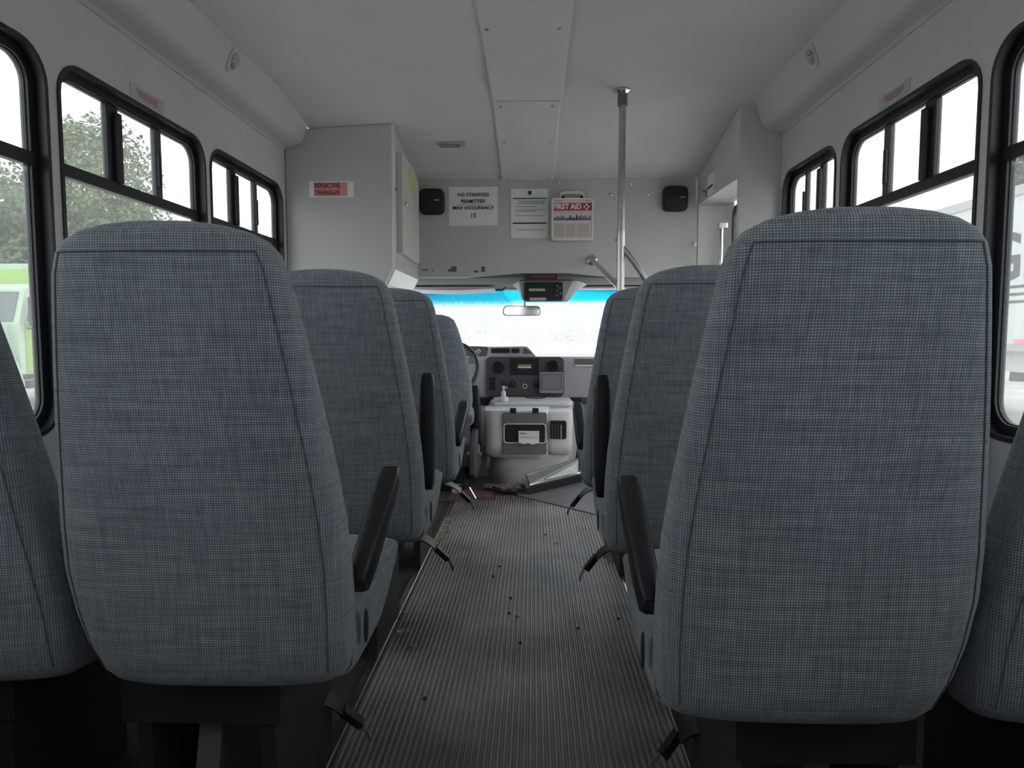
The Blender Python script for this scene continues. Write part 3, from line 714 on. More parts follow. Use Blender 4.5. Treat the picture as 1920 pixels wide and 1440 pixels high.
# overhead console
OY = 4.32
a = at(983, 565, OY); b = at(1055, 529, OY)
t = thing('overhead_console', 'grey overhead console with black climate control panel above mirror', 'console', ((a.x + b.x) / 2, OY, a.z))
l2, r2 = at(975, 528, OY).x, at(1084, 528, OY).x
rings = []
for y, zb, xl, xr, zt in ((OY, a.z - .004, a.x - .012, b.x + .014, 1.236), (OY + .05, a.z - .002, a.x - .02, b.x + .05, 1.237), (OY + .20, 1.16, l2 - .01, r2, 1.2375), (OY + .42, 1.21, l2 - .04, r2 + .04, 1.2378)):
    rings.append([Vector((xl + .02, y, zb)), Vector((xr - .02, y, zb)), Vector((xr, y, zb + .02)), Vector((xr + .05, y, zt)), Vector((xl - .02, y, zt)), Vector((xl, y, zb + .02))])
obj('housing', loft(rings), DASHM, t, bevel=.004)
obj('control_panel', prism(rrect(a.x, b.x, a.z + .004, b.z, .012, 4), 'y', OY - .008, OY), BLACKM, t, bevel=.002)
for x0, y0, x1, y1 in ((992, 541, 1022, 546), (993, 558, 1024, 563)):
    p, q = at(x0, y1, OY - .009), at(x1, y0, OY - .009); obj('label_strip', box(p.x, q.x, OY - .010, OY - .008, p.z, q.z), CREAM, t)
for x0, y0 in ((1045, 536), (1045, 545), (1044, 554), (1050, 540), (1051, 550)):
    p = at(x0, y0, OY - .008); obj('dial_mark', lathe([(.006, 0), (.006, .002), (.001, .0025)], 10, Matrix.Translation(p) @ Matrix.Rotation(math.pi / 2, 4, 'X')), INKG, t)
# red lettering strip above the console
p, q = at(984, 524, YF - .001), at(1045, 514, YF - .001)
t2 = thing('warning_strip', 'thin dark strip with small red lettering over the console', 'label', ((p.x + q.x) / 2, YF, p.z))
obj('strip', box(p.x, q.x, YF - .003, YF - .0005, p.z, q.z), BLACKM, t2)
rn = random.Random(5)
x = p.x + .045
while x < q.x - .015:
    w_ = rn.uniform(.006, .013); obj('red_letter', box(x, x + w_, YF - .0045, YF - .003, p.z + .010, p.z + .022), mat('red_ink', (.35, .03, .05), .5), t2); x += w_ + .004

# rear-view mirror
MY = 5.02
a, b = at(943, 592, MY), at(1014, 573, MY); c = (a + b) / 2
t = thing('rearview_mirror', 'grey rear view mirror hanging in the middle of the windshield', 'mirror', (c.x, MY, c.z))
hw_, hh_ = (b.x - a.x) / 2, (b.z - a.z) / 2
out = [(c.x + x, c.z + z) for x, z in rrect(-hw_, hw_, -hh_, hh_, .028, 5)]
out = [(x + (x - c.x) * .06 * (c.z - z) / hh_ * .5, z) for x, z in out]
obj('housing', prism(out, 'y', MY, MY + .035), mat('mirror_housing', (.10, .10, .11), .4), t, bevel=.003)
obj('mirror_glass', prism([(c.x + (x - c.x) * .95, c.z + (z - c.z) * .84) for x, z in out], 'y', MY - .002, MY), mat('mirror_silver', (.8, .8, .82), .08, 1.0), t)
obj('stalk', tube([(c.x + .02, MY + .03, c.z + .01), (c.x + .02, MY + .08, c.z + hh_ + .02), (c.x + .02, 5.19, c.z + hh_ + .055)], .008, 8), mat('stalk_pale', (.5, .5, .5), .4), t, True)

# ------------------------------------------------------------------ dashboard
DY = 4.84
t = thing('dashboard', 'grey dashboard with vents, radio and storage pod', 'dashboard', (0, DY, .45))
zt = at(1090, 668, DY + .03).z; zb = at(1000, 745, DY).z
prof = [(DY, zb), (DY - .004, zt - .03), (DY + .008, zt - .008), (DY + .03, zt), (5.74, .728), (5.74, .40), (DY + .10, .40)]
obj('body', prism(prof, 'x', -.985, .985), DASHM, t, bevel=.004)
# instrument hood and the centre pod
pA = at(880, 650, 4.93); pB = at(916, 650, 4.93); pC = at(976, 649, 4.93); pD = at(984, 649, 4.93); pE = at(1006, 667, 4.93)
obj('instrument_hood', prism([(-.93, zt - .01), (-.93, zt + .03), (-.85, pA.z + .012), (-.35, pA.z + .004), (pB.x, pB.z), (pB.x, zt - .01)], 'y', 4.875, 5.2), mat('hood_dark', (.12, .118, .125), .5, bump=.1, bscale=500), t, bevel=.004)
pod = obj('storage_pod', prism([(pB.x - .012, zt - .004), (pB.x + .004, pB.z - .006), (pB.x + .016, pB.z), (pD.x, pD.z), (pD.x + .02, pD.z - .004), (pE.x, zt - .004)], 'y', 4.872, 5.2), DASHM, t, bevel=.003)
for x0, y0, x1, y1 in ((921, 653, 956, 662), (959, 653, 974, 662)):
    p, q = at(x0, y1, 4.868), at(x1, y0, 4.868); obj('pod_bin', prism(rrect(p.x, q.x, p.z, q.z, .006, 3), 'y', 4.866, 4.875), DARKIN, pod)
p, q = at(981, 663, 4.868), at(998, 653, 4.868); obj('pod_insert', prism([(p.x, p.z), (q.x, p.z), (p.x + .02, q.z), (p.x, q.z)], 'y', 4.867, 4.875), MATS['hood_dark'], pod)
# dark centre panel
def rect_at(x0, y0, x1, y1, Y): p, q = at(x0, y1, Y), at(x1, y0, Y); return p.x, q.x, p.z, q.z
PYD = DY - .020
cp = obj('centre_panel', prism(rrect(*rect_at(911, 669, 1058, 744, PYD), .035, 5), 'y', PYD, DY + .01), DASHD, t, bevel=.004)
x0, x1, z0, z1 = rect_at(957, 672, 1011, 703, PYD)
rad = obj('radio', prism(rrect(x0, x1, z0, z1, .006, 3), 'y', PYD - .007, PYD), mat('radio_black', (.015, .014, .018), .35), t, bevel=.002)
x0, x1, z0, z1 = rect_at(971, 683, 996, 690, PYD - .008)
obj('radio_display', box(x0, x1, PYD - .009, PYD - .007, z0, z1), mat('display_tan', (.32, .26, .16), .5), rad)
obj('radio_display', box(x0, x1, PYD - .0095, PYD - .009, z0, z0 + (z1 - z0) * .35), PAPER, rad)
def vent(px, py, r):
    c = at(px, py, PYD - .004)
    RX_ = Matrix.Translation(c) @ Matrix.Rotation(math.pi / 2, 4, 'X')
    v = obj('air_vent', lathe([(r * .86, -.003), (r * .86, .008), (r * .93, .011), (r, .008), (r, -.003)], 28, RX_), BLACKM, t, True)
    obj('vent_well', lathe([(r * .88, -.002), (r * .88, .001), (.001, .001)], 28, RX_), DARKIN, v)
    for zz in (-.55, -.1, .35, .72):
        hw2 = r * .84 * math.sqrt(max(.05, 1 - zz * zz))
        sl = xform(box(-hw2, hw2, -.0015, .0015, -r * .13, r * .13), Matrix.Translation(c + Vector((0, -.005, zz * r * .8))) @ Matrix.Rotation(-.5 if px < 1000 else .4, 4, 'Y') @ Matrix.Rotation(.9, 4, 'X'))
        obj('vent_slat', sl, mat('vent_slat_grey', (.05, .05, .055), .3), v)
vent(934, 689, .044); vent(1036, 687, .044)
for i in range(2):
    for j in range(3):
        x0, x1, z0, z1 = rect_at(918 + i * 6, 707 + j * 8.5, 923 + i * 6, 714 + j * 8.5, PYD - .005)
        obj('switch', box(x0, x1, PYD - .007, PYD, z0, z1), BLACKM, cp, bevel=.0015)
for px, py, r in ((945, 721, .020), (961, 720, .024), (1005, 721, .018)):
    c = at(px, py, PYD)
    kb = obj('climate_knob', lathe([(r, 0), (r, .010), (r * .8, .016), (.001, .017)], 18, Matrix.Translation(c) @ Matrix.Rotation(math.pi / 2, 4, 'X')), BLACKM, cp, True)
    obj('pointer', box(c.x - .002, c.x + .002, PYD - .0185, PYD - .0165, c.z, c.z + r * .7), INKG, kb)
c = at(984, 724, PYD)
so = obj('power_socket', lathe([(.018, 0), (.018, .004), (.013, .005), (.013, .002), (.001, .002)], 20, Matrix.Translation(c) @ Matrix.Rotation(math.pi / 2, 4, 'X')), CREAM, cp, True)
obj('socket_core', lathe([(.009, 0), (.009, .006), (.005, .007), (.001, .005)], 16, Matrix.Translation(c) @ Matrix.Rotation(math.pi / 2, 4, 'X')), BLACKM, so, True)
x0, x1, z0, z1 = rect_at(1078, 673, 1120, 684, DY - .006)
obj('airbag_slot', box(x0, x1 + .45, DY - .008, DY, z0, z1), mat('slot_grey', (.14, .135, .14), .5), t)
obj('airbag_ledge', box(x0, x1 + .45, DY - .014, DY, z0 - .012, z0), DASHL, t, bevel=.003)
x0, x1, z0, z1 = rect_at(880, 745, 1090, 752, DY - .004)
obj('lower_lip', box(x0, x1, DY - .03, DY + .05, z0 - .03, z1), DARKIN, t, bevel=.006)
obj('knee_panel', box(-.95, -.33, DY - .01, DY + .06, .34, zb + .02), DASHD, t, bevel=.01)

# display screen with its cable
SY = PYD - .07
x0, x1, z0, z1 = rect_at(1012, 698, 1056, 737, SY)
t = thing('display_screen', 'small grey square display screen standing on the dashboard', 'screen', ((x0 + x1) / 2, SY, z0))
hs = obj('housing', prism(rrect(x0, x1, z0, z1, .008, 3), 'y', SY, SY + .03), mat('screen_bezel', (.32, .31, .33), .35), t, bevel=.003)
obj('screen_panel', box(x0 + .014, x1 - .014, SY - .001, SY + .002, z0 + .028, z1 - .014), mat('screen_dull', (.27, .25, .27), .15), t)
obj('screen_border', ring_frame(0, .002, (x0 + .008, x1 - .008, z0 + .02, z1 - .008), .004, .004) and join(*[box(*q) for q in ((x0 + .009, x1 - .009, SY - .002, SY, z1 - .014, z1 - .010), (x0 + .009, x1 - .009, SY - .002, SY, z0 + .022, z0 + .026), (x0 + .009, x0 + .013, SY - .002, SY, z0 + .022, z1 - .010), (x1 - .013, x1 - .009, SY - .002, SY, z0 + .022, z1 - .010))]), DASHD, t)
obj('mount', box(x0 + .05, x1 - .05, SY + .03, PYD - .001, z0 + .04, z1 - .05), BLACKM, t)
c0 = at(1032, 738, SY + .01); c1 = at(1022, 751, SY - .06); c2 = at(985, 745, SY - .16)
obj('cable', tube(arc(c0, c1, c2, 10), .004, 6), BLACKM, t, True)

# ------------------------------------------------------------------ steering wheel
SC = at(840, 690, 4.52)
t = thing('steering_wheel', 'grey steering wheel with light spokes behind the driver seat', 'steering wheel', SC)
MW = Matrix.Translation(SC) @ Matrix.Rotation(math.radians(62), 4, 'X')
rim = [(MW @ Vector((.192 * math.cos(q), .192 * math.sin(q), 0))) for q in [2 * math.pi * i / 48 for i in range(49)]]
obj('rim', tube(rim, .0145, 10, False), mat('wheel_rim_dark', (.05, .048, .052), .4), t, True)
obj('hub', xform(lathe([(.085, -.03), (.09, 0), (.075, .02), (.03, .03), (.001, .031)], 28), MW @ Matrix.Diagonal((1, .8, 1, 1))), mat('wheel_hub_grey', (.32, .30, .32), .45), t, True)
for q in (20, 160, 240, 300):
    q = math.radians(q); e = Vector((math.cos(q), math.sin(q), 0))
    obj('spoke', ribbon([MW @ (e * .07), MW @ (e * .19)], .042, .014, MW.to_3x3() @ Vector((-e.y, e.x, 0))), MATS['wheel_hub_grey'], t, bevel=.004)
obj('column', tube([MW @ Vector((0, 0, -.02)), MW @ Vector((0, 0, -.22))], .06, 14), DASHD, t, True)
l0 = MW @ Vector((.05, .06, -.10)); l1 = at(887, 667, 4.62); l2_ = at(900, 657, 4.62)
lv = obj('stalk_lever', tube([l0, l1], .006, 8), BLACKM, t, True)
obj('lever_tip', tube([l1, l1 * .4 + l2_ * .6, l2_], [.009, .014, .011], 10), mat('lever_grey', (.42, .42, .43), .35), lv, True)

# ------------------------------------------------------------------ driver seat
DX, DYY = -.575, 3.93
t = thing('driver_seat', 'blue grey driver seat behind the steering wheel', 'seat', (DX, DYY, 0))
R = []
for z, yc, hd, w_ in ((.42, .06, .05, .23), (.44, .06, .065, .262), (.52, .055, .07, .275), (.64, .04, .068, .270), (.76, .02, .064, .250), (.86, .0, .06, .222), (.94, -.016, .055, .198), (.985, -.026, .05, .178), (1.005, -.03, .042, .15), (1.015, -.032, .03, .11), (1.018, -.033, .015, .05)):
    R.append([Vector((DX + w_ * sgnpow(math.cos(2 * math.pi * i / 40), .55), DYY + yc + hd * sgnpow(math.sin(2 * math.pi * i / 40), .6), z)) for i in range(40)])
threads(obj('backrest', loft(R), FAB, t, True), R, 10, 'z')
R = []
for y, z0, z1 in ((.02, .38, .46), (.05, .36, .49), (.2, .35, .50), (.42, .36, .51), (.48, .38, .50), (.51, .42, .47)):
    R.append([Vector((DX + .275 * sgnpow(math.cos(2 * math.pi * i / 32), .4), DYY + y, (z0 + z1) / 2 + (z1 - z0) / 2 * sgnpow(math.sin(2 * math.pi * i / 32), .45))) for i in range(32)])
threads(obj('seat_cushion', loft(R), FAB, t, True), R, 24, 'y')
obj('seat_base', prism(rrect(DX - .24, DX + .26, DYY + .02, DYY + .46, .05, 4), 'z', .004, .14), BLACKM, t)
# grey plastic side skirt with a rounded rear
sk = [(DYY - .06, .11), (DYY + .02, .07), (DYY + .46, .08), (DYY + .46, .30), (DYY + .36, .36), (DYY + .05, .34), (DYY - .05, .26)]
obj('side_skirt', prism(sk, 'x', DX + .262, DX + .30), DASHD, t, bevel=.01)
# raised armrest, hinge and belt buckle at the aisle side
ax = at(889, 780, 4.12).x
z_hi, z_lo = at(889, 722, 4.12).z, at(889, 832, 4.12).z
R = []
for q, hw2, hd2 in ((0, .022, .02), (.04, .029, .03), (.3, .032, .036), (.6, .036, .038), (.9, .038, .038), (.97, .034, .034), (1, .022, .022)):
    z = z_hi + (z_lo - z_hi) * q
    R.append([Vector((ax + .018 * q + hw2 * sgnpow(math.cos(2 * math.pi * i / 16), .5), 4.12 + hd2 * sgnpow(math.sin(2 * math.pi * i / 16), .5), z)) for i in range(16)])
obj('armrest', loft(R), ARMM, t, True)
hb = obj('buckle_stalk', tube([(ax + .018, 4.12, z_lo + .02), (ax + .02, 4.12, z_lo - .05)], .014, 10), STEEL, t, True)
obj('recliner', box(ax - .04, ax + .045, 4.10, 4.16, z_lo - .075, z_lo - .05), CHROME, hb, bevel=.006)
obj('belt_buckle', box(ax - .035, ax + .01, 4.10, 4.14, z_lo - .15, z_lo - .075), BLACKM, hb, bevel=.005)

# ------------------------------------------------------------------ engine cover with console
t = thing('engine_cover', 'moulded grey engine cover with console bins between the front seats', 'engine cover', (.03, 4.4, 0))
def cover_ring(z, xl, xr, yr):
    e = .85 - min(1, z / .22) * .40
    cx, hw2 = (xl + xr) / 2, (xr - xl) / 2; pts = []
    for i in range(33):
        q = math.pi * (1 + i / 32)   # rear half, from left side round the back to the right side
        pts.append(Vector((cx + hw2 * sgnpow(math.cos(q), e), 4.80 + (4.80 - yr) * sgnpow(math.sin(q), e), z)))
    return pts
rings = [cover_ring(z, xl, xr, yr) for z, xl, xr, yr in ((.0, -.262, .33, 4.00), (.02, -.262, .33, 4.02), (.06, -.262, .335, 4.09), (.11, -.262, .34, 4.18), (.16, -.262, .35, 4.27), (.20, -.262, .355, 4.33), (.28, -.262, .355, 4.365), (.40, -.258, .345, 4.40), (.432, -.252, .335, 4.42), (.448, -.245, .315, 4.45))]
top_c = [Vector((.03, 4.6, .452))] * 33
obj('shell', loft(rings + [[p.lerp(Vector((p.x * .5, 4.78, .455)), .8) for p in rings[-1]]], False, False), COVERM, t, True)
obj('top_tray', prism(rrect(-.225, .305, 4.46, 4.80, .04, 4), 'z', .44, .468), DASHL, t, bevel=.008)
# console body: main bin, rounded below
def bin_body(x0, x1, yf, zlist, rx):
    R = []
    for z, dy, inset in zlist:
        cx, hw2 = (x0 + x1) / 2, (x1 - x0) / 2 - inset; pts = []
        for i in range(25):
            q = math.pi * (1 + i / 24); pts.append(Vector((cx + hw2 * sgnpow(math.cos(q), rx), 4.45 + (4.45 - yf - dy) * sgnpow(math.sin(q), .35), z)))
        R.append(pts + [Vector((cx + hw2, 4.46, z)), Vector((cx - hw2, 4.46, z))])
    return loft(R)
x0 = at(940, 800, 4.22).x; x1 = at(1030, 800, 4.22).x
main = obj('console_bin', bin_body(x0 - .115, x1 + .005, 4.20, ((.128, .10, .05), (.140, .05, .02), (.165, .018, .005), (.21, .004, 0), (.30, 0, 0), (.40, .01, 0), (.437, .018, .002), (.442, .03, .012)), .3), DASHL, t, True)
side = obj('side_bin', bin_body(x1 - .02, at(1075, 800, 4.25).x, 4.225, ((.150, .10, .05), (.162, .05, .02), (.185, .018, .005), (.22, .004, 0), (.30, 0, 0), (.40, .015, 0), (.425, .022, .002), (.430, .03, .012)), .3), DASHL, t, True)
FYC = 4.20
xa, xb, za, zb_ = rect_at(945, 795, 1023, 830, FYC)
obj('bin_face', prism(rrect(xa - .008, xb + .008, rect_at(945, 770, 1023, 852, FYC)[2], .428, .012, 3), 'y', FYC - .004, FYC + .05), mat('bin_face_grey', (.17, .17, .175), .45), main, bevel=.003)
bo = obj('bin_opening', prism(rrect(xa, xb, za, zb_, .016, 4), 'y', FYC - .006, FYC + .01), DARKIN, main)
obj('bin_rim', ring_frame(0, 1, (0, 1, 0, 1), .1, .05) and join(tube([(x, FYC - .006, z) for x, z in rrect(xa, xb, za, zb_, .016, 4)] + [(xb, FYC - .006, zb_ - .016)], .0035, 6)), DASHL, main, True)
for px in (962, 1004):
    q0, q1, q2, q3 = rect_at(px - 6, 765, px + 6, 775, FYC - .006); obj('cup_clip', prism(rrect(q0, q1, q2, q3, .006, 3), 'y', FYC - .010, FYC), DARKIN, main, bevel=.002)
q = rect_at(1031, 789, 1062, 823, 4.222); obj('side_opening', prism(rrect(*q, .012, 3), 'y', 4.217, 4.235), DARKIN, side)
for i in range(4): obj('bin_divider', box(q[0] + .012 + i * .018, q[0] + .018 + i * .018, 4.2155, 4.2175, q[2] + .006, q[3] - .02), DASHD, side)
obj('bin_card', box(q[1] - .034, q[1] - .030, 4.213, 4.2165, q[2] + .004, q[3] - .025), PAPER, side)
# shiny sill plate on the right flank, set on the flare
P0, P1, P2, P3 = atZ(992, 911, .06), atZ(1092, 888, .06), at(1090, 860, 4.30), at(986, 893, 3.98)
nrm = (P1 - P0).cross(P3 - P0).normalized()
if nrm.y > 0: nrm = -nrm
def plate(pts, off, th):
    return [tuple(p + nrm * off) for p in pts] + [tuple(p + nrm * (off - th)) for p in pts], [(0, 1, 2, 3), (7, 6, 5, 4), (0, 4, 5, 1), (1, 5, 6, 2), (2, 6, 7, 3), (3, 7, 4, 0)]
quad = [P0, P1, P2, P3]; cc = sum(quad, Vector()) / 4
pl = obj('access_plate', plate(quad, .006, .012), mat('plate_grey', (.30, .31, .31), .45, .2, var=.1, vscale=12), t, bevel=.003)
obj('plate_frame', join(*[tube([quad[i] + nrm * .006, quad[(i + 1) % 4] + nrm * .006], .006, 8) for i in range(4)]), CHROME, pl, True)
obj('plate_skirt', ([tuple(P0), tuple(P1), (P1.x, P1.y + .02, 0), (P0.x, P0.y + .02, 0), (P0.x + .02, P0.y + .06, .055), (P1.x, P1.y + .08, .055), (P1.x, P1.y + .08, 0), (P0.x + .02, P0.y + .06, 0)], [(0, 1, 2, 3), (4, 7, 6, 5), (0, 4, 5, 1), (3, 2, 6, 7), (0, 3, 7, 4), (1, 5, 6, 2)]), BLACKM, pl)
inn = [cc + (p - cc) * .62 + Vector((.03, 0, 0)) for p in quad]
obj('plate_inner', plate(inn, .0075, .002), mat('plate_bright', (.45, .48, .47), .5, .3, var=.15, vscale=30), pl)  # smaller, brighter sheet laid inside the plate
# strap hanging on the cover front
c = at(923, 893, 4.05)
obj('latch_strap', ribbon([c + Vector((-.012, .03, .05)), c + Vector((0, 0, .0)), c + Vector((.006, -.03, -.05))], .045, .012, (1, 0, 0)), BLACKM, t, bevel=.003)

# things on the console
c = at(944, 756, 4.47)
t = thing('sanitizer_bottle', 'small pump bottle of hand sanitizer standing on the engine cover', 'bottle', (c.x, 4.49, .468))
M0 = Matrix.Translation((c.x, 4.49, .4685))
obj('bottle_body', lathe([(.030, 0), (.032, .004), (.032, .018), (.026, .030), (.014, .036), (.013, .04)], 18, M0), mat('bottle_clear', (.75, .76, .78), .15), t, True)
pm = obj('pump', lathe([(.014, .036), (.015, .042), (.015, .060), (.011, .066), (.006, .068), (.006, .082), (.010, .084), (.010, .098), (.006, .101)], 16, M0), WHITEP, t, True)
obj('nozzle', tube([M0 @ Vector((0, 0, .094)), M0 @ Vector((.012, -.01, .095)), M0 @ Vector((.022, -.02, .089))], .0045, 8), WHITEP, pm, True)
x0, x1, z0, z1 = rect_at(972, 808, 1011, 829, FYC - .012)
t = thing('card_box', 'small white printed card box sitting in the console bin', 'box', ((x0 + x1) / 2, FYC - .012, z0))
obj('box_body', box(x0, x1, FYC - .022, FYC - .008, z0, z1), WHITEP, t, bevel=.002)
obj('print_strip', box(x0 + .008, x0 + .05, FYC - .0235, FYC - .022, z1 - .018, z1 - .010), INKG, t)
obj('print_strip', box(x0 + .012, x1 - .01, FYC - .0235, FYC - .022, z0 + .03, z0 + .033), INKG, t)
obj('crumpled_flap', join(prism([(x0, z0 + .003), (x0 + .03, z0 - .010), (x0 + .06, z0 - .004), (x0 + .09, z0 - .012), (x1 - .004, z0 + .003)], 'y', FYC - .032, FYC - .02)), PAPER, t)

# ------------------------------------------------------------------ floor debris near the cover
def crumple(name, c, rx, ry, rz, m, label, cat, seed, group=None, n=14):
    rn = random.Random(seed); R = []
    for j in range(6):
        ph = j / 5; s_ = math.sin(math.pi * (.08 + .84 * ph)); z = c[2] + rz * ph
        R.append([Vector((c[0] + rx * s_ * math.cos(2 * math.pi * i / n) * rn.uniform(.75, 1.2), c[1] + ry * s_ * math.sin(2 * math.pi * i / n) * rn.uniform(.75, 1.2), z + (rn.uniform(-.2, .2) * rz if 0 < j < 5 else 0))) for i in range(n)])
    o = obj(name, loft(R), m); origin(o, c); tag(o, label, cat, group); return o
c = atZ(958, 921, .0); crumple('torn_carpet', (c.x, c.y - .05, .006), .10, .05, .05, mat('torn_brown', (.17, .115, .10), .9, var=.5, vscale=40), 'crumpled brown torn carpet scrap in front of the engine cover', 'carpet scrap', 4)
c = atZ(927, 918, .0); crumple('torn_carpet', (c.x - .02, c.y - .03, .006), .05, .03, .035, MATS['torn_brown'], 'thin dark torn strip left of the crumpled carpet scrap', 'carpet scrap', 9)
c = atZ(988, 912, .0); crumple('torn_carpet', (c.x - .01, c.y, .005), .035, .03, .03, mat('torn_tan', (.32, .20, .15), .9), 'small tan torn scrap at the corner of the shiny plate', 'carpet scrap', 11)
pts = [atZ(x, y, 0) for x, y in ((842, 938), (928, 938), (922, 918), (880, 912), (842, 916))]
o = obj('rust_patch', prism([(p.x, p.y) for p in pts], 'z', .0005, .006), mat('rust_brown', (.13, .07, .06), .6, var=.4, vscale=14), floor)
o['label'] = 'reddish brown bare floor patch beside the driver seat'
p = atZ(885, 941, 0)
obj('threshold_strip', box(p.x - .22, p.x + .12, p.y - .012, p.y + .004, .003, .012), STEEL, floor, bevel=.002)
c = atZ(858, 925, 0); obj_ = obj('floor_bracket', box(c.x - .03, c.x + .02, c.y - .02, c.y + .02, .006, .05), CREAM, floor, bevel=.004)
# belt tongue with strap lying there
t = thing('floor_buckle', 'metal belt tongue on a strap lying on the rusty floor patch', 'seat belt', (c.x, c.y, .01))
q0, q1, q2 = at(850, 915, 3.72), at(880, 914, 3.70), at(892, 935, 3.68)
obj('strap', ribbon(arc(q0, (q0 + q1) / 2 + Vector((0, 0, .02)), q1, 5), .03, .004, (0, 1, .1)), BLACKM, t)
obj('tongue', tube([q1, q2], .005, 6), CHROME, t, True)

def scrap(name, px, py, w_, l_, ang, m, label, group, cat='litter', h=.010):
    c = atZ(px, py, .007); ca, sa = math.cos(ang), math.sin(ang); R = []
    for i in range(6):
        q = i / 5 - .5; wd = w_ * math.sqrt(max(.03, 1 - 4 * q * q)); zz = .0075 + h * (1 - 4 * q * q) * (.5 + .5 * math.sin(i * 2.3 + px))
        R.append([Vector((c.x + ca * q * l_ - sa * e * wd / 2, c.y + sa * q * l_ + ca * e * wd / 2, zz + d_)) for e, d_ in ((-1, .002), (0, h * .3), (1, .002), (0, -.0005))])
    o = obj(name, loft(R), m); origin(o, (c.x, c.y, .0075)); tag(o, label, cat, group); return o
LEAF = mat('pale_scrap', (.42, .40, .37), .8); DUST = mat('dark_crumb', (.04, .036, .034), .9); REDB = mat('red_bit', (.45, .05, .04), .7)
scrap('paper_scrap', 753, 1187, .022, .05, .3, LEAF, 'curled pale paper scrap on the mat beside the nearest left seat', 'litter on the aisle mat')
scrap('paper_scrap', 775, 1216, .014, .04, .1, mat('dull_scrap', (.2, .19, .18), .8), 'dull grey paper sliver below the curled pale scrap', 'litter on the aisle mat')
scrap('paper_scrap', 754, 1155, .012, .035, .4, MATS['dull_scrap'], 'brownish sliver on the mat above the curled pale scrap', 'litter on the aisle mat')
scrap('red_scrap', 840, 998, .018, .026, .2, REDB, 'tiny red scrap on the mat near the middle left seat', 'litter on the aisle mat')
rn = random.Random(21)
for px, py in ((970, 1158), (957, 1123), (975, 1208), (1084, 1180), (1106, 1060), (937, 1064), (1022, 1004), (925, 1083), (796, 1313), (1160, 1162), (1044, 1020), (955, 1152)):
    scrap('crumb', px, py, .010, .016, rn.uniform(0, 3), DUST, 'tiny dark crumb lying loose on the ribbed aisle mat', 'crumbs on the aisle mat', h=.006)
# sandy worn patches where the mat ends near the seat legs
SAND = mat('worn_sand', (.24, .215, .16), .9, var=.4, vscale=30)
for pts in (((1120, 1032), (1160, 1024), (1165, 1060), (1140, 1052)), ((828, 965), (850, 975), (835, 1010), (812, 1020))):
    ps = [atZ(x, y, .0063) for x, y in pts]
    o = obj('worn_patch', prism([(p.x, p.y) for p in ps], 'z', .0062, .0068), SAND, floor)

# ------------------------------------------------------------------ ceiling lamps and stickers
for x0, y0, s, lb in ((432, 115, -1, 'small clear courtesy lamp lens on the left ceiling cove'), (1527, 116, 1, 'small clear courtesy lamp lens on the right ceiling cove')):
    # on the cove's slanted face, between (1.055,1.842) and (1.018,1.938)
    best = None
    for i in range(200):
        Y = .8 + i * .02; p = at(x0, y0, Y); zz = 1.842 + (1.055 - abs(p.x)) * (.096 / .037)
        e = abs(p.z - 1.893) + abs(abs(p.x) - 1.0355)
        if best is None or e < best[0]: best = (e, p.copy())
    Y = best[1].y; c = Vector((s * 1.0355, Y, 1.892)); nn = Vector((-s * .933, 0, -.36)).normalized()
    t = thing('courtesy_lamp', lb, 'lamp', c, 'courtesy lamps on the coves')
    zax = nn; yax = Vector((0, 1, 0)); xax = yax.cross(zax)
    M = Matrix((xax, yax, zax)).transposed().to_4x4(); M.translation = c
    obj('base', xform(prism(rrect(-.040, .040, -.026, .026, .018, 4), 'z', 0, .006), M), mat('lamp_base', (.62, .605, .60), .3), t, bevel=.002)
    obj('lens', xform(lathe([(.022, .005), (.022, .010), (.017, .018), (.009, .023), (.001, .024)], 18), M @ Matrix.Diagonal((1.4, .9, 1, 1))), CLEARP, t, True)
    obj('bulb', xform(lathe([(.008, .006), (.009, .010), (.006, .015), (.001, .016)], 12), M @ Matrix.Translation((.012, 0, 0))), CHROME, t, True)
# slim lamp on the sloping ceiling
c = None
for i in range(120):
    p = at(847, 270, 2.9 + i * .01)
    if p.z >= ceil_z(p.x, p.y) - .004: c = p; break
if c is None: c = at(847, 270, 3.6)
t = thing('ceiling_lamp', 'slim rectangular chrome lamp on the sloping ceiling left of panel', 'lamp', c)
dzdy = (ceil_z(c.x, c.y + .05) - ceil_z(c.x, c.y - .05)) / .1
M = Matrix.Translation(Vector((c.x, c.y, ceil_z(c.x, c.y)))) @ Matrix.Rotation(math.atan(dzdy), 4, 'X')
obj('base', xform(prism(rrect(-.068, .068, -.022, .022, .006, 3), 'z', -.010, -.001), M), STEEL, t, bevel=.002)
obj('lens', xform(prism(rrect(-.058, .045, -.016, .016, .006, 3), 'z', -.018, -.010), M), CLEARP, t, bevel=.003)
obj('switch', xform(box(.049, .060, -.006, .006, -.015, -.010), M), CHROME, t)
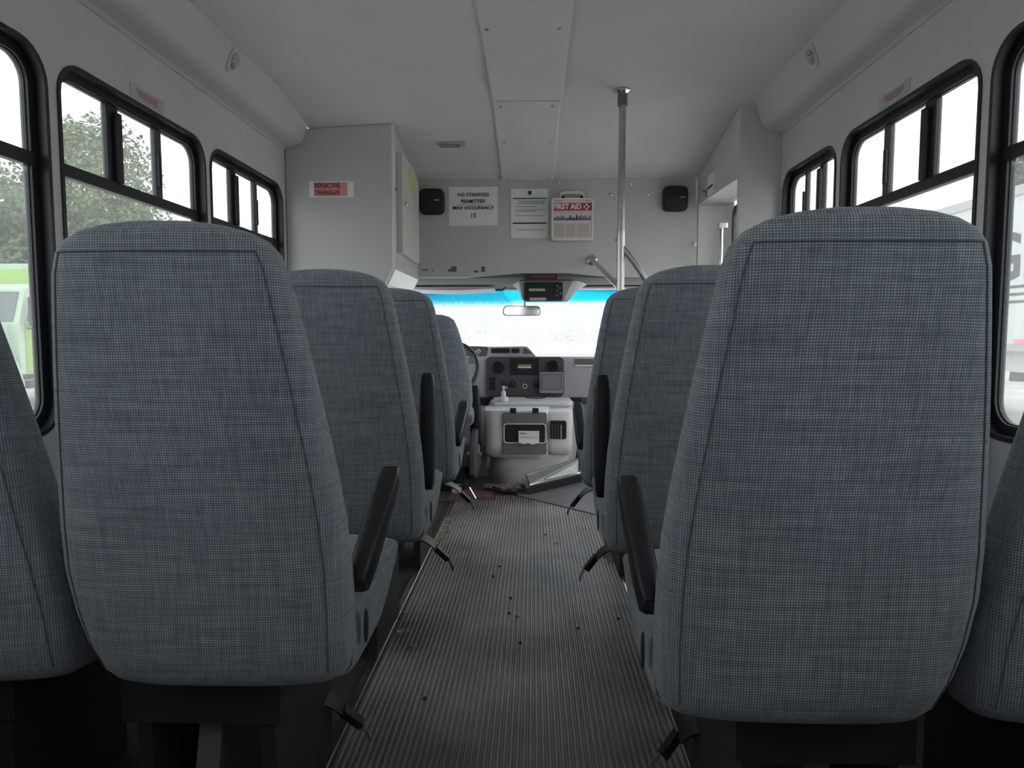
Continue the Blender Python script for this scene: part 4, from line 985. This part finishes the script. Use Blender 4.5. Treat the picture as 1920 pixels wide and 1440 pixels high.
# emergency exit stickers over the two mid windows
for s, pa, pb, lb in ((-1, (243, 163), (306, 215), 'small white and red exit sticker over the left tree window'), (1, (1649, 203), (1707, 155), 'small white and red exit sticker over the right seat window')):
    a = atX(pa[0], pa[1], s * HW); b = atX(pb[0], pb[1], s * HW); y0, y1 = min(a.y, b.y), max(a.y, b.y)
    zb2 = WZ1 + .016; zt2 = zb2 + .040
    t = thing('exit_sticker', lb, 'sticker', (s * HW, (y0 + y1) / 2, zb2), 'exit stickers above the windows')
    X0, X1 = s * (HW - .0005), s * (HW - .0020)
    obj('backing', box(X0, X1, y0, y1, zb2, zt2), mat('sticker_clear_white', (.50, .49, .47), .4), t)
    for q, (u0, u1, v) in enumerate(((.18, .80, .70), (.2, .75, .50), (.24, .78, .30))):
        L = y1 - y0
        yy = y0 + L * u0
        rn = random.Random(q + 3)
        while yy < y0 + L * u1:
            w_ = rn.uniform(.006, .012); obj('red_letter', box(s * (HW - .0030), s * (HW - .0018), yy, yy + w_, zb2 + .04 * v - .003, zb2 + .04 * v + .003), mat('faded_red', (.50, .24, .24), .6), t); yy += w_ + .004

# ------------------------------------------------------------------ outside: ground
g = obj('ground', box(-160, 160, -60, 200, ZG - .3, ZG), mat('pale_gravel_lot', (.50, .50, .48), .9, var=.12, vscale=.8, bump=.3, bscale=6)); structure(g, 'pale gravel lot outside the bus', 'ground')

# lime green truck parked parallel on the left, facing back towards us
wc = atZ(30, 772, ZG)                   # front wheel on the ground
TX, TY = wc.x, wc.y - .38                     # wheel's outer face plane, wheel centre line
LIME = mat('lime_paint', (.26, .44, .09), .35, var=.08, vscale=2); MINT = mat('pale_mint_paint', (.42, .55, .43), .35, var=.04, vscale=2)
TGLASS = mat('truck_glass', (.10, .13, .14), .15); TIRE = mat('tire_dusty', (.20, .19, .17), .9, var=.2, vscale=8); HUBM = mat('hub_tan', (.42, .38, .31), .7, var=.2, vscale=6)
t = thing('box_truck', 'lime green and white box truck parked outside the left window', 'truck', (TX - 1.1, TY, ZG))
z = lambda h: ZG + h
XO, XI = TX - .03, TX - 2.25
obj('chassis', box(XI + .5, XO - .5, TY - .9, TY + 8, z(.6), z(.85)), BLACKM, t)
obj('hood', prism([(TY - .95, z(.75)), (TY - .95, z(1.35)), (TY - .75, z(1.62)), (TY + .75, z(1.85)), (TY + .75, z(.9)), (TY + .62, z(.9)), (TY + .48, z(1.12)), (TY + .2, z(1.25)), (TY - .2, z(1.25)), (TY - .48, z(1.12)), (TY - .62, z(.75))], 'x', XO - .25, XI + .25), MINT, t, bevel=.04)
fw = [(TY + .70 * math.cos(math.radians(q)), z(.55) + .78 * math.sin(math.radians(q))) for q in range(-5, 186, 12)]
fi = [(TY + .58 * math.cos(math.radians(q)), z(.55) + .64 * math.sin(math.radians(q))) for q in range(185, -6, -12)]
obj('fender', prism(fw + fi, 'x', XO, XO - .35), MINT, t, bevel=.02)
cabo = obj('cab', prism([(TY + .70, z(.75)), (TY + .70, z(1.85)), (TY + .95, z(2.60)), (TY + 1.1, z(2.70)), (TY + 2.4, z(2.72)), (TY + 2.4, z(.75))], 'x', XO - .05, XI + .05), MINT, t, bevel=.03)
obj('windshield', prism([(TY + .715, z(1.88)), (TY + .925, z(2.52)), (TY + .90, z(2.53)), (TY + .69, z(1.89))], 'x', XO - .18, XI + .18), TGLASS, t)
dr_ = obj('cab_door', box(XO - .07, XO - .03, TY + .86, TY + 2.05, z(.80), z(1.86)), LIME, t, bevel=.01)
obj('door_handle', box(XO - .03, XO + .0, TY + 1.82, TY + 1.98, z(1.62), z(1.68)), BLACKM, dr_)
obj('side_window', prism([(TY + .93, z(1.90)), (TY + 1.12, z(2.52)), (TY + 2.0, z(2.52)), (TY + 2.0, z(1.90))], 'x', XO - .06, XO - .04), TGLASS, t)
mr_ = obj('mirror', prism(rrect(TY + .78, TY + .98, z(1.78), z(2.42), .05, 3), 'x', XO + .10, XO + .18), BLACKM, t, bevel=.01)
obj('mirror_bracket', tube([(XO - .04, TY + .95, z(1.75)), (XO + .14, TY + .9, z(1.72)), (XO + .14, TY + .88, z(1.85))], .02, 6), BLACKM, mr_)
obj('side_step', box(XO - .10, XO, TY + .85, TY + 2.3, z(.45), z(.62)), BLACKM, t)
bx = obj('cargo_box', box(XO + .08, XI - .08, TY + 2.5, TY + 8.6, z(.95), z(3.28)), MINT, t, bevel=.02)
obj('lime_side_band', box(XO + .08, XO + .09, TY + 2.55, TY + 8.5, z(1.1), z(3.15)), LIME, bx)
obj('lime_front_band', box(XI + .1, XO - .0, TY + 2.485, TY + 2.5, z(2.75), z(3.15)), mat('lime_bright', (.32, .52, .13), .4), bx)
for y, sx in ((TY, 0), (TY, 1), (TY + 6.4, 0), (TY + 6.4, 1)):
    xw = XO if sx == 0 else XI
    M = Matrix.Translation((xw - (.0 if sx == 0 else 0), y, z(.525))) @ Matrix.Rotation(math.pi / 2 * (1 if sx == 0 else -1), 4, 'Y')
    wh = obj('wheel', lathe([(.20, -.28), (.50, -.27), (.525, -.22), (.525, -.06), (.50, -.01), (.36, .0), (.33, -.03), (.30, -.06)], 28, M), TIRE, t, True)
    obj('wheel_hub', lathe([(.31, -.07), (.30, -.04), (.16, -.06), (.14, .0), (.10, .03), (.001, .035)], 20, M), HUBM, wh, True)

# white trailer on the right
TRX = 8.1
tz = at(1827, 373, 0.0 + 10); d_ = ray(1827, 373); ztop = .92 + d_.z / d_.x * (TRX - .05); d_ = ray(1900, 656); zbot = .92 + d_.z / d_.x * (TRX - .05)
t = thing('semi_trailer', 'white semi trailer with large dark lettering outside the right windows', 'trailer', (TRX + 1.3, 11, ZG))
WT = mat('trailer_white', (.62, .64, .64), .45, var=.03, vscale=.6); GREYL = mat('trailer_letter_grey', (.07, .08, .085), .5)
tb = obj('trailer_box', box(TRX, TRX + 2.6, 5.0, 19.0, zbot, ztop), WT, t)
obj('top_rail', box(TRX - .03, TRX, 5.0, 19.0, ztop - .16, ztop), mat('trailer_rail', (.42, .43, .44), .4, .3), t)
obj('bottom_rail', box(TRX - .03, TRX, 5.0, 19.0, zbot - .02, zbot + .10), MATS['trailer_rail'], t)
for i in range(11): obj('side_seam', box(TRX - .006, TRX, 5.4 + i * 1.22, 5.43 + i * 1.22, zbot + .1, ztop - .16), MATS['trailer_rail'], tb)
ga, gb = ray(1888, 443), ray(1888, 531)
gy = 0.05; Yg = (TRX - .05) / (ray(1886, 490).x / ray(1886, 490).y)
zg1 = .92 + ga.z / ga.x * (TRX - .05); zg0 = .92 + gb.z / gb.x * (TRX - .05); gh = zg1 - zg0
for ch, yo in (('G', 0), ('E', -gh * .86)):
    text(ch, gh * 1.40, facing('+x', (TRX - .012, Yg + yo, (zg0 + zg1) / 2)), GREYL, 'lettering', t, .018)
for y_ in (538, 552, 566):
    d0 = ray(1900, y_ - 2.5); d1_ = ray(1900, y_ + 2.5); za_, zb3 = .92 + d0.z / d0.x * (TRX - .05), .92 + d1_.z / d1_.x * (TRX - .05)
    obj('stripe', box(TRX - .008, TRX, 8.0, Yg + 1.8, zb3, za_), GREYL, t)
d0 = ray(1912, 641); zr = .92 + d0.z / d0.x * (TRX - .05)
for i in range(5): obj('red_reflector', box(TRX - .04, TRX, 9.2 + i * 1.5, 10.35 + i * 1.5, zr - .04, zr + .04), REDP, t)
obj('landing_skirt', box(TRX + .15, TRX + .2, 6.0, 18.0, zbot - .38, zbot), mat('skirt_pale', (.50, .51, .51), .5), t)
for y in (6.0, 7.3):
    M = Matrix.Translation((TRX + .1, y, ZG + .51)) @ Matrix.Rotation(-math.pi / 2, 4, 'Y')
    obj('wheel', lathe([(.2, -.5), (.5, -.48), (.51, -.44), (.51, -.06), (.48, -.01), (.3, .0), (.1, .02), (.001, .02)], 24, M), TIRE, t, True)

# ------------------------------------------------------------------ trees
LEAFM = []
for nm, c in (('foliage_mid', (.075, .135, .045)), ('foliage_light', (.12, .19, .06)), ('foliage_deep', (.045, .09, .045))):
    LEAFM.append(mat(nm, c, .7, var=.45, vscale=.9))
BARK = mat('bark', (.10, .08, .06), .9, var=.2, vscale=6)
def tree(label, base, blobs, n, leaf, m, seed, group='trees outside'):
    """blobs: (dx, dy, z, rx, ry, rz)"""
    rn = random.Random(seed); t = thing('tree', label, 'tree', base, group); V = []; Fc = []
    tot = sum(b[3] * b[5] for b in blobs)
    for (dx, dy, zc_, rx, ry, rz) in blobs:
        for _ in range(int(n * rx * rz / tot)):
            d = Vector((rn.gauss(0, 1), rn.gauss(0, 1), rn.gauss(0, 1))).normalized(); r_ = rn.uniform(.55, 1.0) * (1 + .10 * math.sin(7 * d.x + 5 * d.z + seed))
            c = Vector((base[0] + dx + d.x * rx * r_, base[1] + dy + d.y * ry * r_, base[2] + zc_ + d.z * rz * r_))
            nn = (d + Vector((rn.gauss(0, .6), rn.gauss(0, .6), rn.gauss(0, .6) + .3))).normalized(); a = nn.orthogonal().normalized(); b = nn.cross(a)
            q = rn.uniform(0, 6.28); a, b = a * math.cos(q) + b * math.sin(q), b * math.cos(q) - a * math.sin(q); s_ = leaf * rn.uniform(.6, 1.3)
            kk = len(V); V += [c - a * s_, c - b * s_ * .6 + nn * s_ * .1, c + a * s_, c + b * s_ * .6 + nn * s_ * .1]; Fc.append((kk, kk + 1, kk + 2, kk + 3))
    off = Vector(base); me = bpy.data.meshes.new('crown'); me.from_pydata([tuple(p - off) for p in V], [], Fc); me.materials.append(m)
    o = bpy.data.objects.new('crown', me); COL.objects.link(o); o.parent = t
    hz = max(b[2] for b in blobs)
    br = [tube([Vector(base), Vector(base) + Vector((.1, 0, hz * .4)), Vector(base) + Vector((0, 0, hz * .9))], [.28, .2, .06], 8)]
    for b in blobs: br.append(tube([Vector(base) + Vector((0, 0, hz * .35)), Vector(base) + Vector((b[0] * .5, b[1] * .5, b[2] * .75)), Vector(base) + Vector((b[0], b[1], b[2]))], [.13, .08, .03], 6))
    obj('trunk', join(*br), BARK, t, True)
    return t
def tpos(px, Y): p = at(px, 622, Y); return (p.x, p.y, ZG)
# big tree filling the middle left window
b0 = tpos(190, 30)
S_ = 30 / 1300
tree('large leafy green tree behind the truck, filling the left window', b0, [(0, 0, 8.0, 2.6, 2.4, 3.0), (-1.4, 0, 6.0, 2.8, 2.4, 2.6), (1.2, .3, 5.6, 2.0, 2.0, 2.4), (-.4, 0, 3.4, 3.6, 2.8, 2.4), (1.9, 0, 3.2, 1.6, 1.8, 1.6), (-.6, -.4, 9.3, 1.4, 1.4, 1.4)], 26000, .115, LEAFM[1], 1)
b1 = tpos(20, 23)
tree('darker leafy tree above the green truck at the left edge', b1, [(0, 0, 5.4, 1.7, 1.7, 1.9), (-1.0, 0, 3.9, 2.2, 1.9, 2.1), (.8, 0, 3.4, 1.6, 1.7, 1.8)], 14000, .11, LEAFM[0], 2)
tree('small pointed tree tip to the right of the large leafy tree', tpos(292, 34), [(0, 0, 4.3, .8, .8, 1.6), (.2, 0, 2.6, 1.1, 1.0, 1.4)], 2500, .14, LEAFM[0], 3)
b2 = tpos(1915, 24)
tree('leafy tree rising behind the white trailer at the right edge', b2, [(0, 0, 6.2, 1.5, 1.5, 1.7), (.6, -.8, 4.8, 1.8, 1.8, 1.8)], 6000, .14, LEAFM[2], 4)
tree('distant thin tree seen through the short right window', tpos(1540, 40), [(0, 0, 6.0, 1.0, 1.0, 1.6), (0, 0, 4, 1.3, 1.2, 1.6)], 2500, .15, LEAFM[2], 5)
for i, (px, Y, sc, m_, lb) in enumerate(((850, 62, 1.25, 1, 'pale washed out tree beyond the windshield, behind the steering wheel'), (905, 58, 1.05, 1, 'washed out round tree beyond the windshield left of the mirror'), (965, 70, .75, 0, 'faint distant tree directly behind the rear view mirror'), (1065, 76, .62, 0, 'faint distant tree beyond the windshield right of the mirror'), (1135, 74, .6, 0, 'faint distant tree beyond the windshield by the right seats'))):
    tree(lb, tpos(px, Y), [(0, 0, 3.6 * sc, 2.6 * sc, 2.0 * sc, 1.8 * sc), (-1.6 * sc, 0, 2.4 * sc, 2.0 * sc, 1.8 * sc, 1.6 * sc), (1.7 * sc, 0, 2.3 * sc, 2.0 * sc, 1.8 * sc, 1.6 * sc)], 3000, .22, LEAFM[m_], 20 + i, 'trees beyond the windshield')
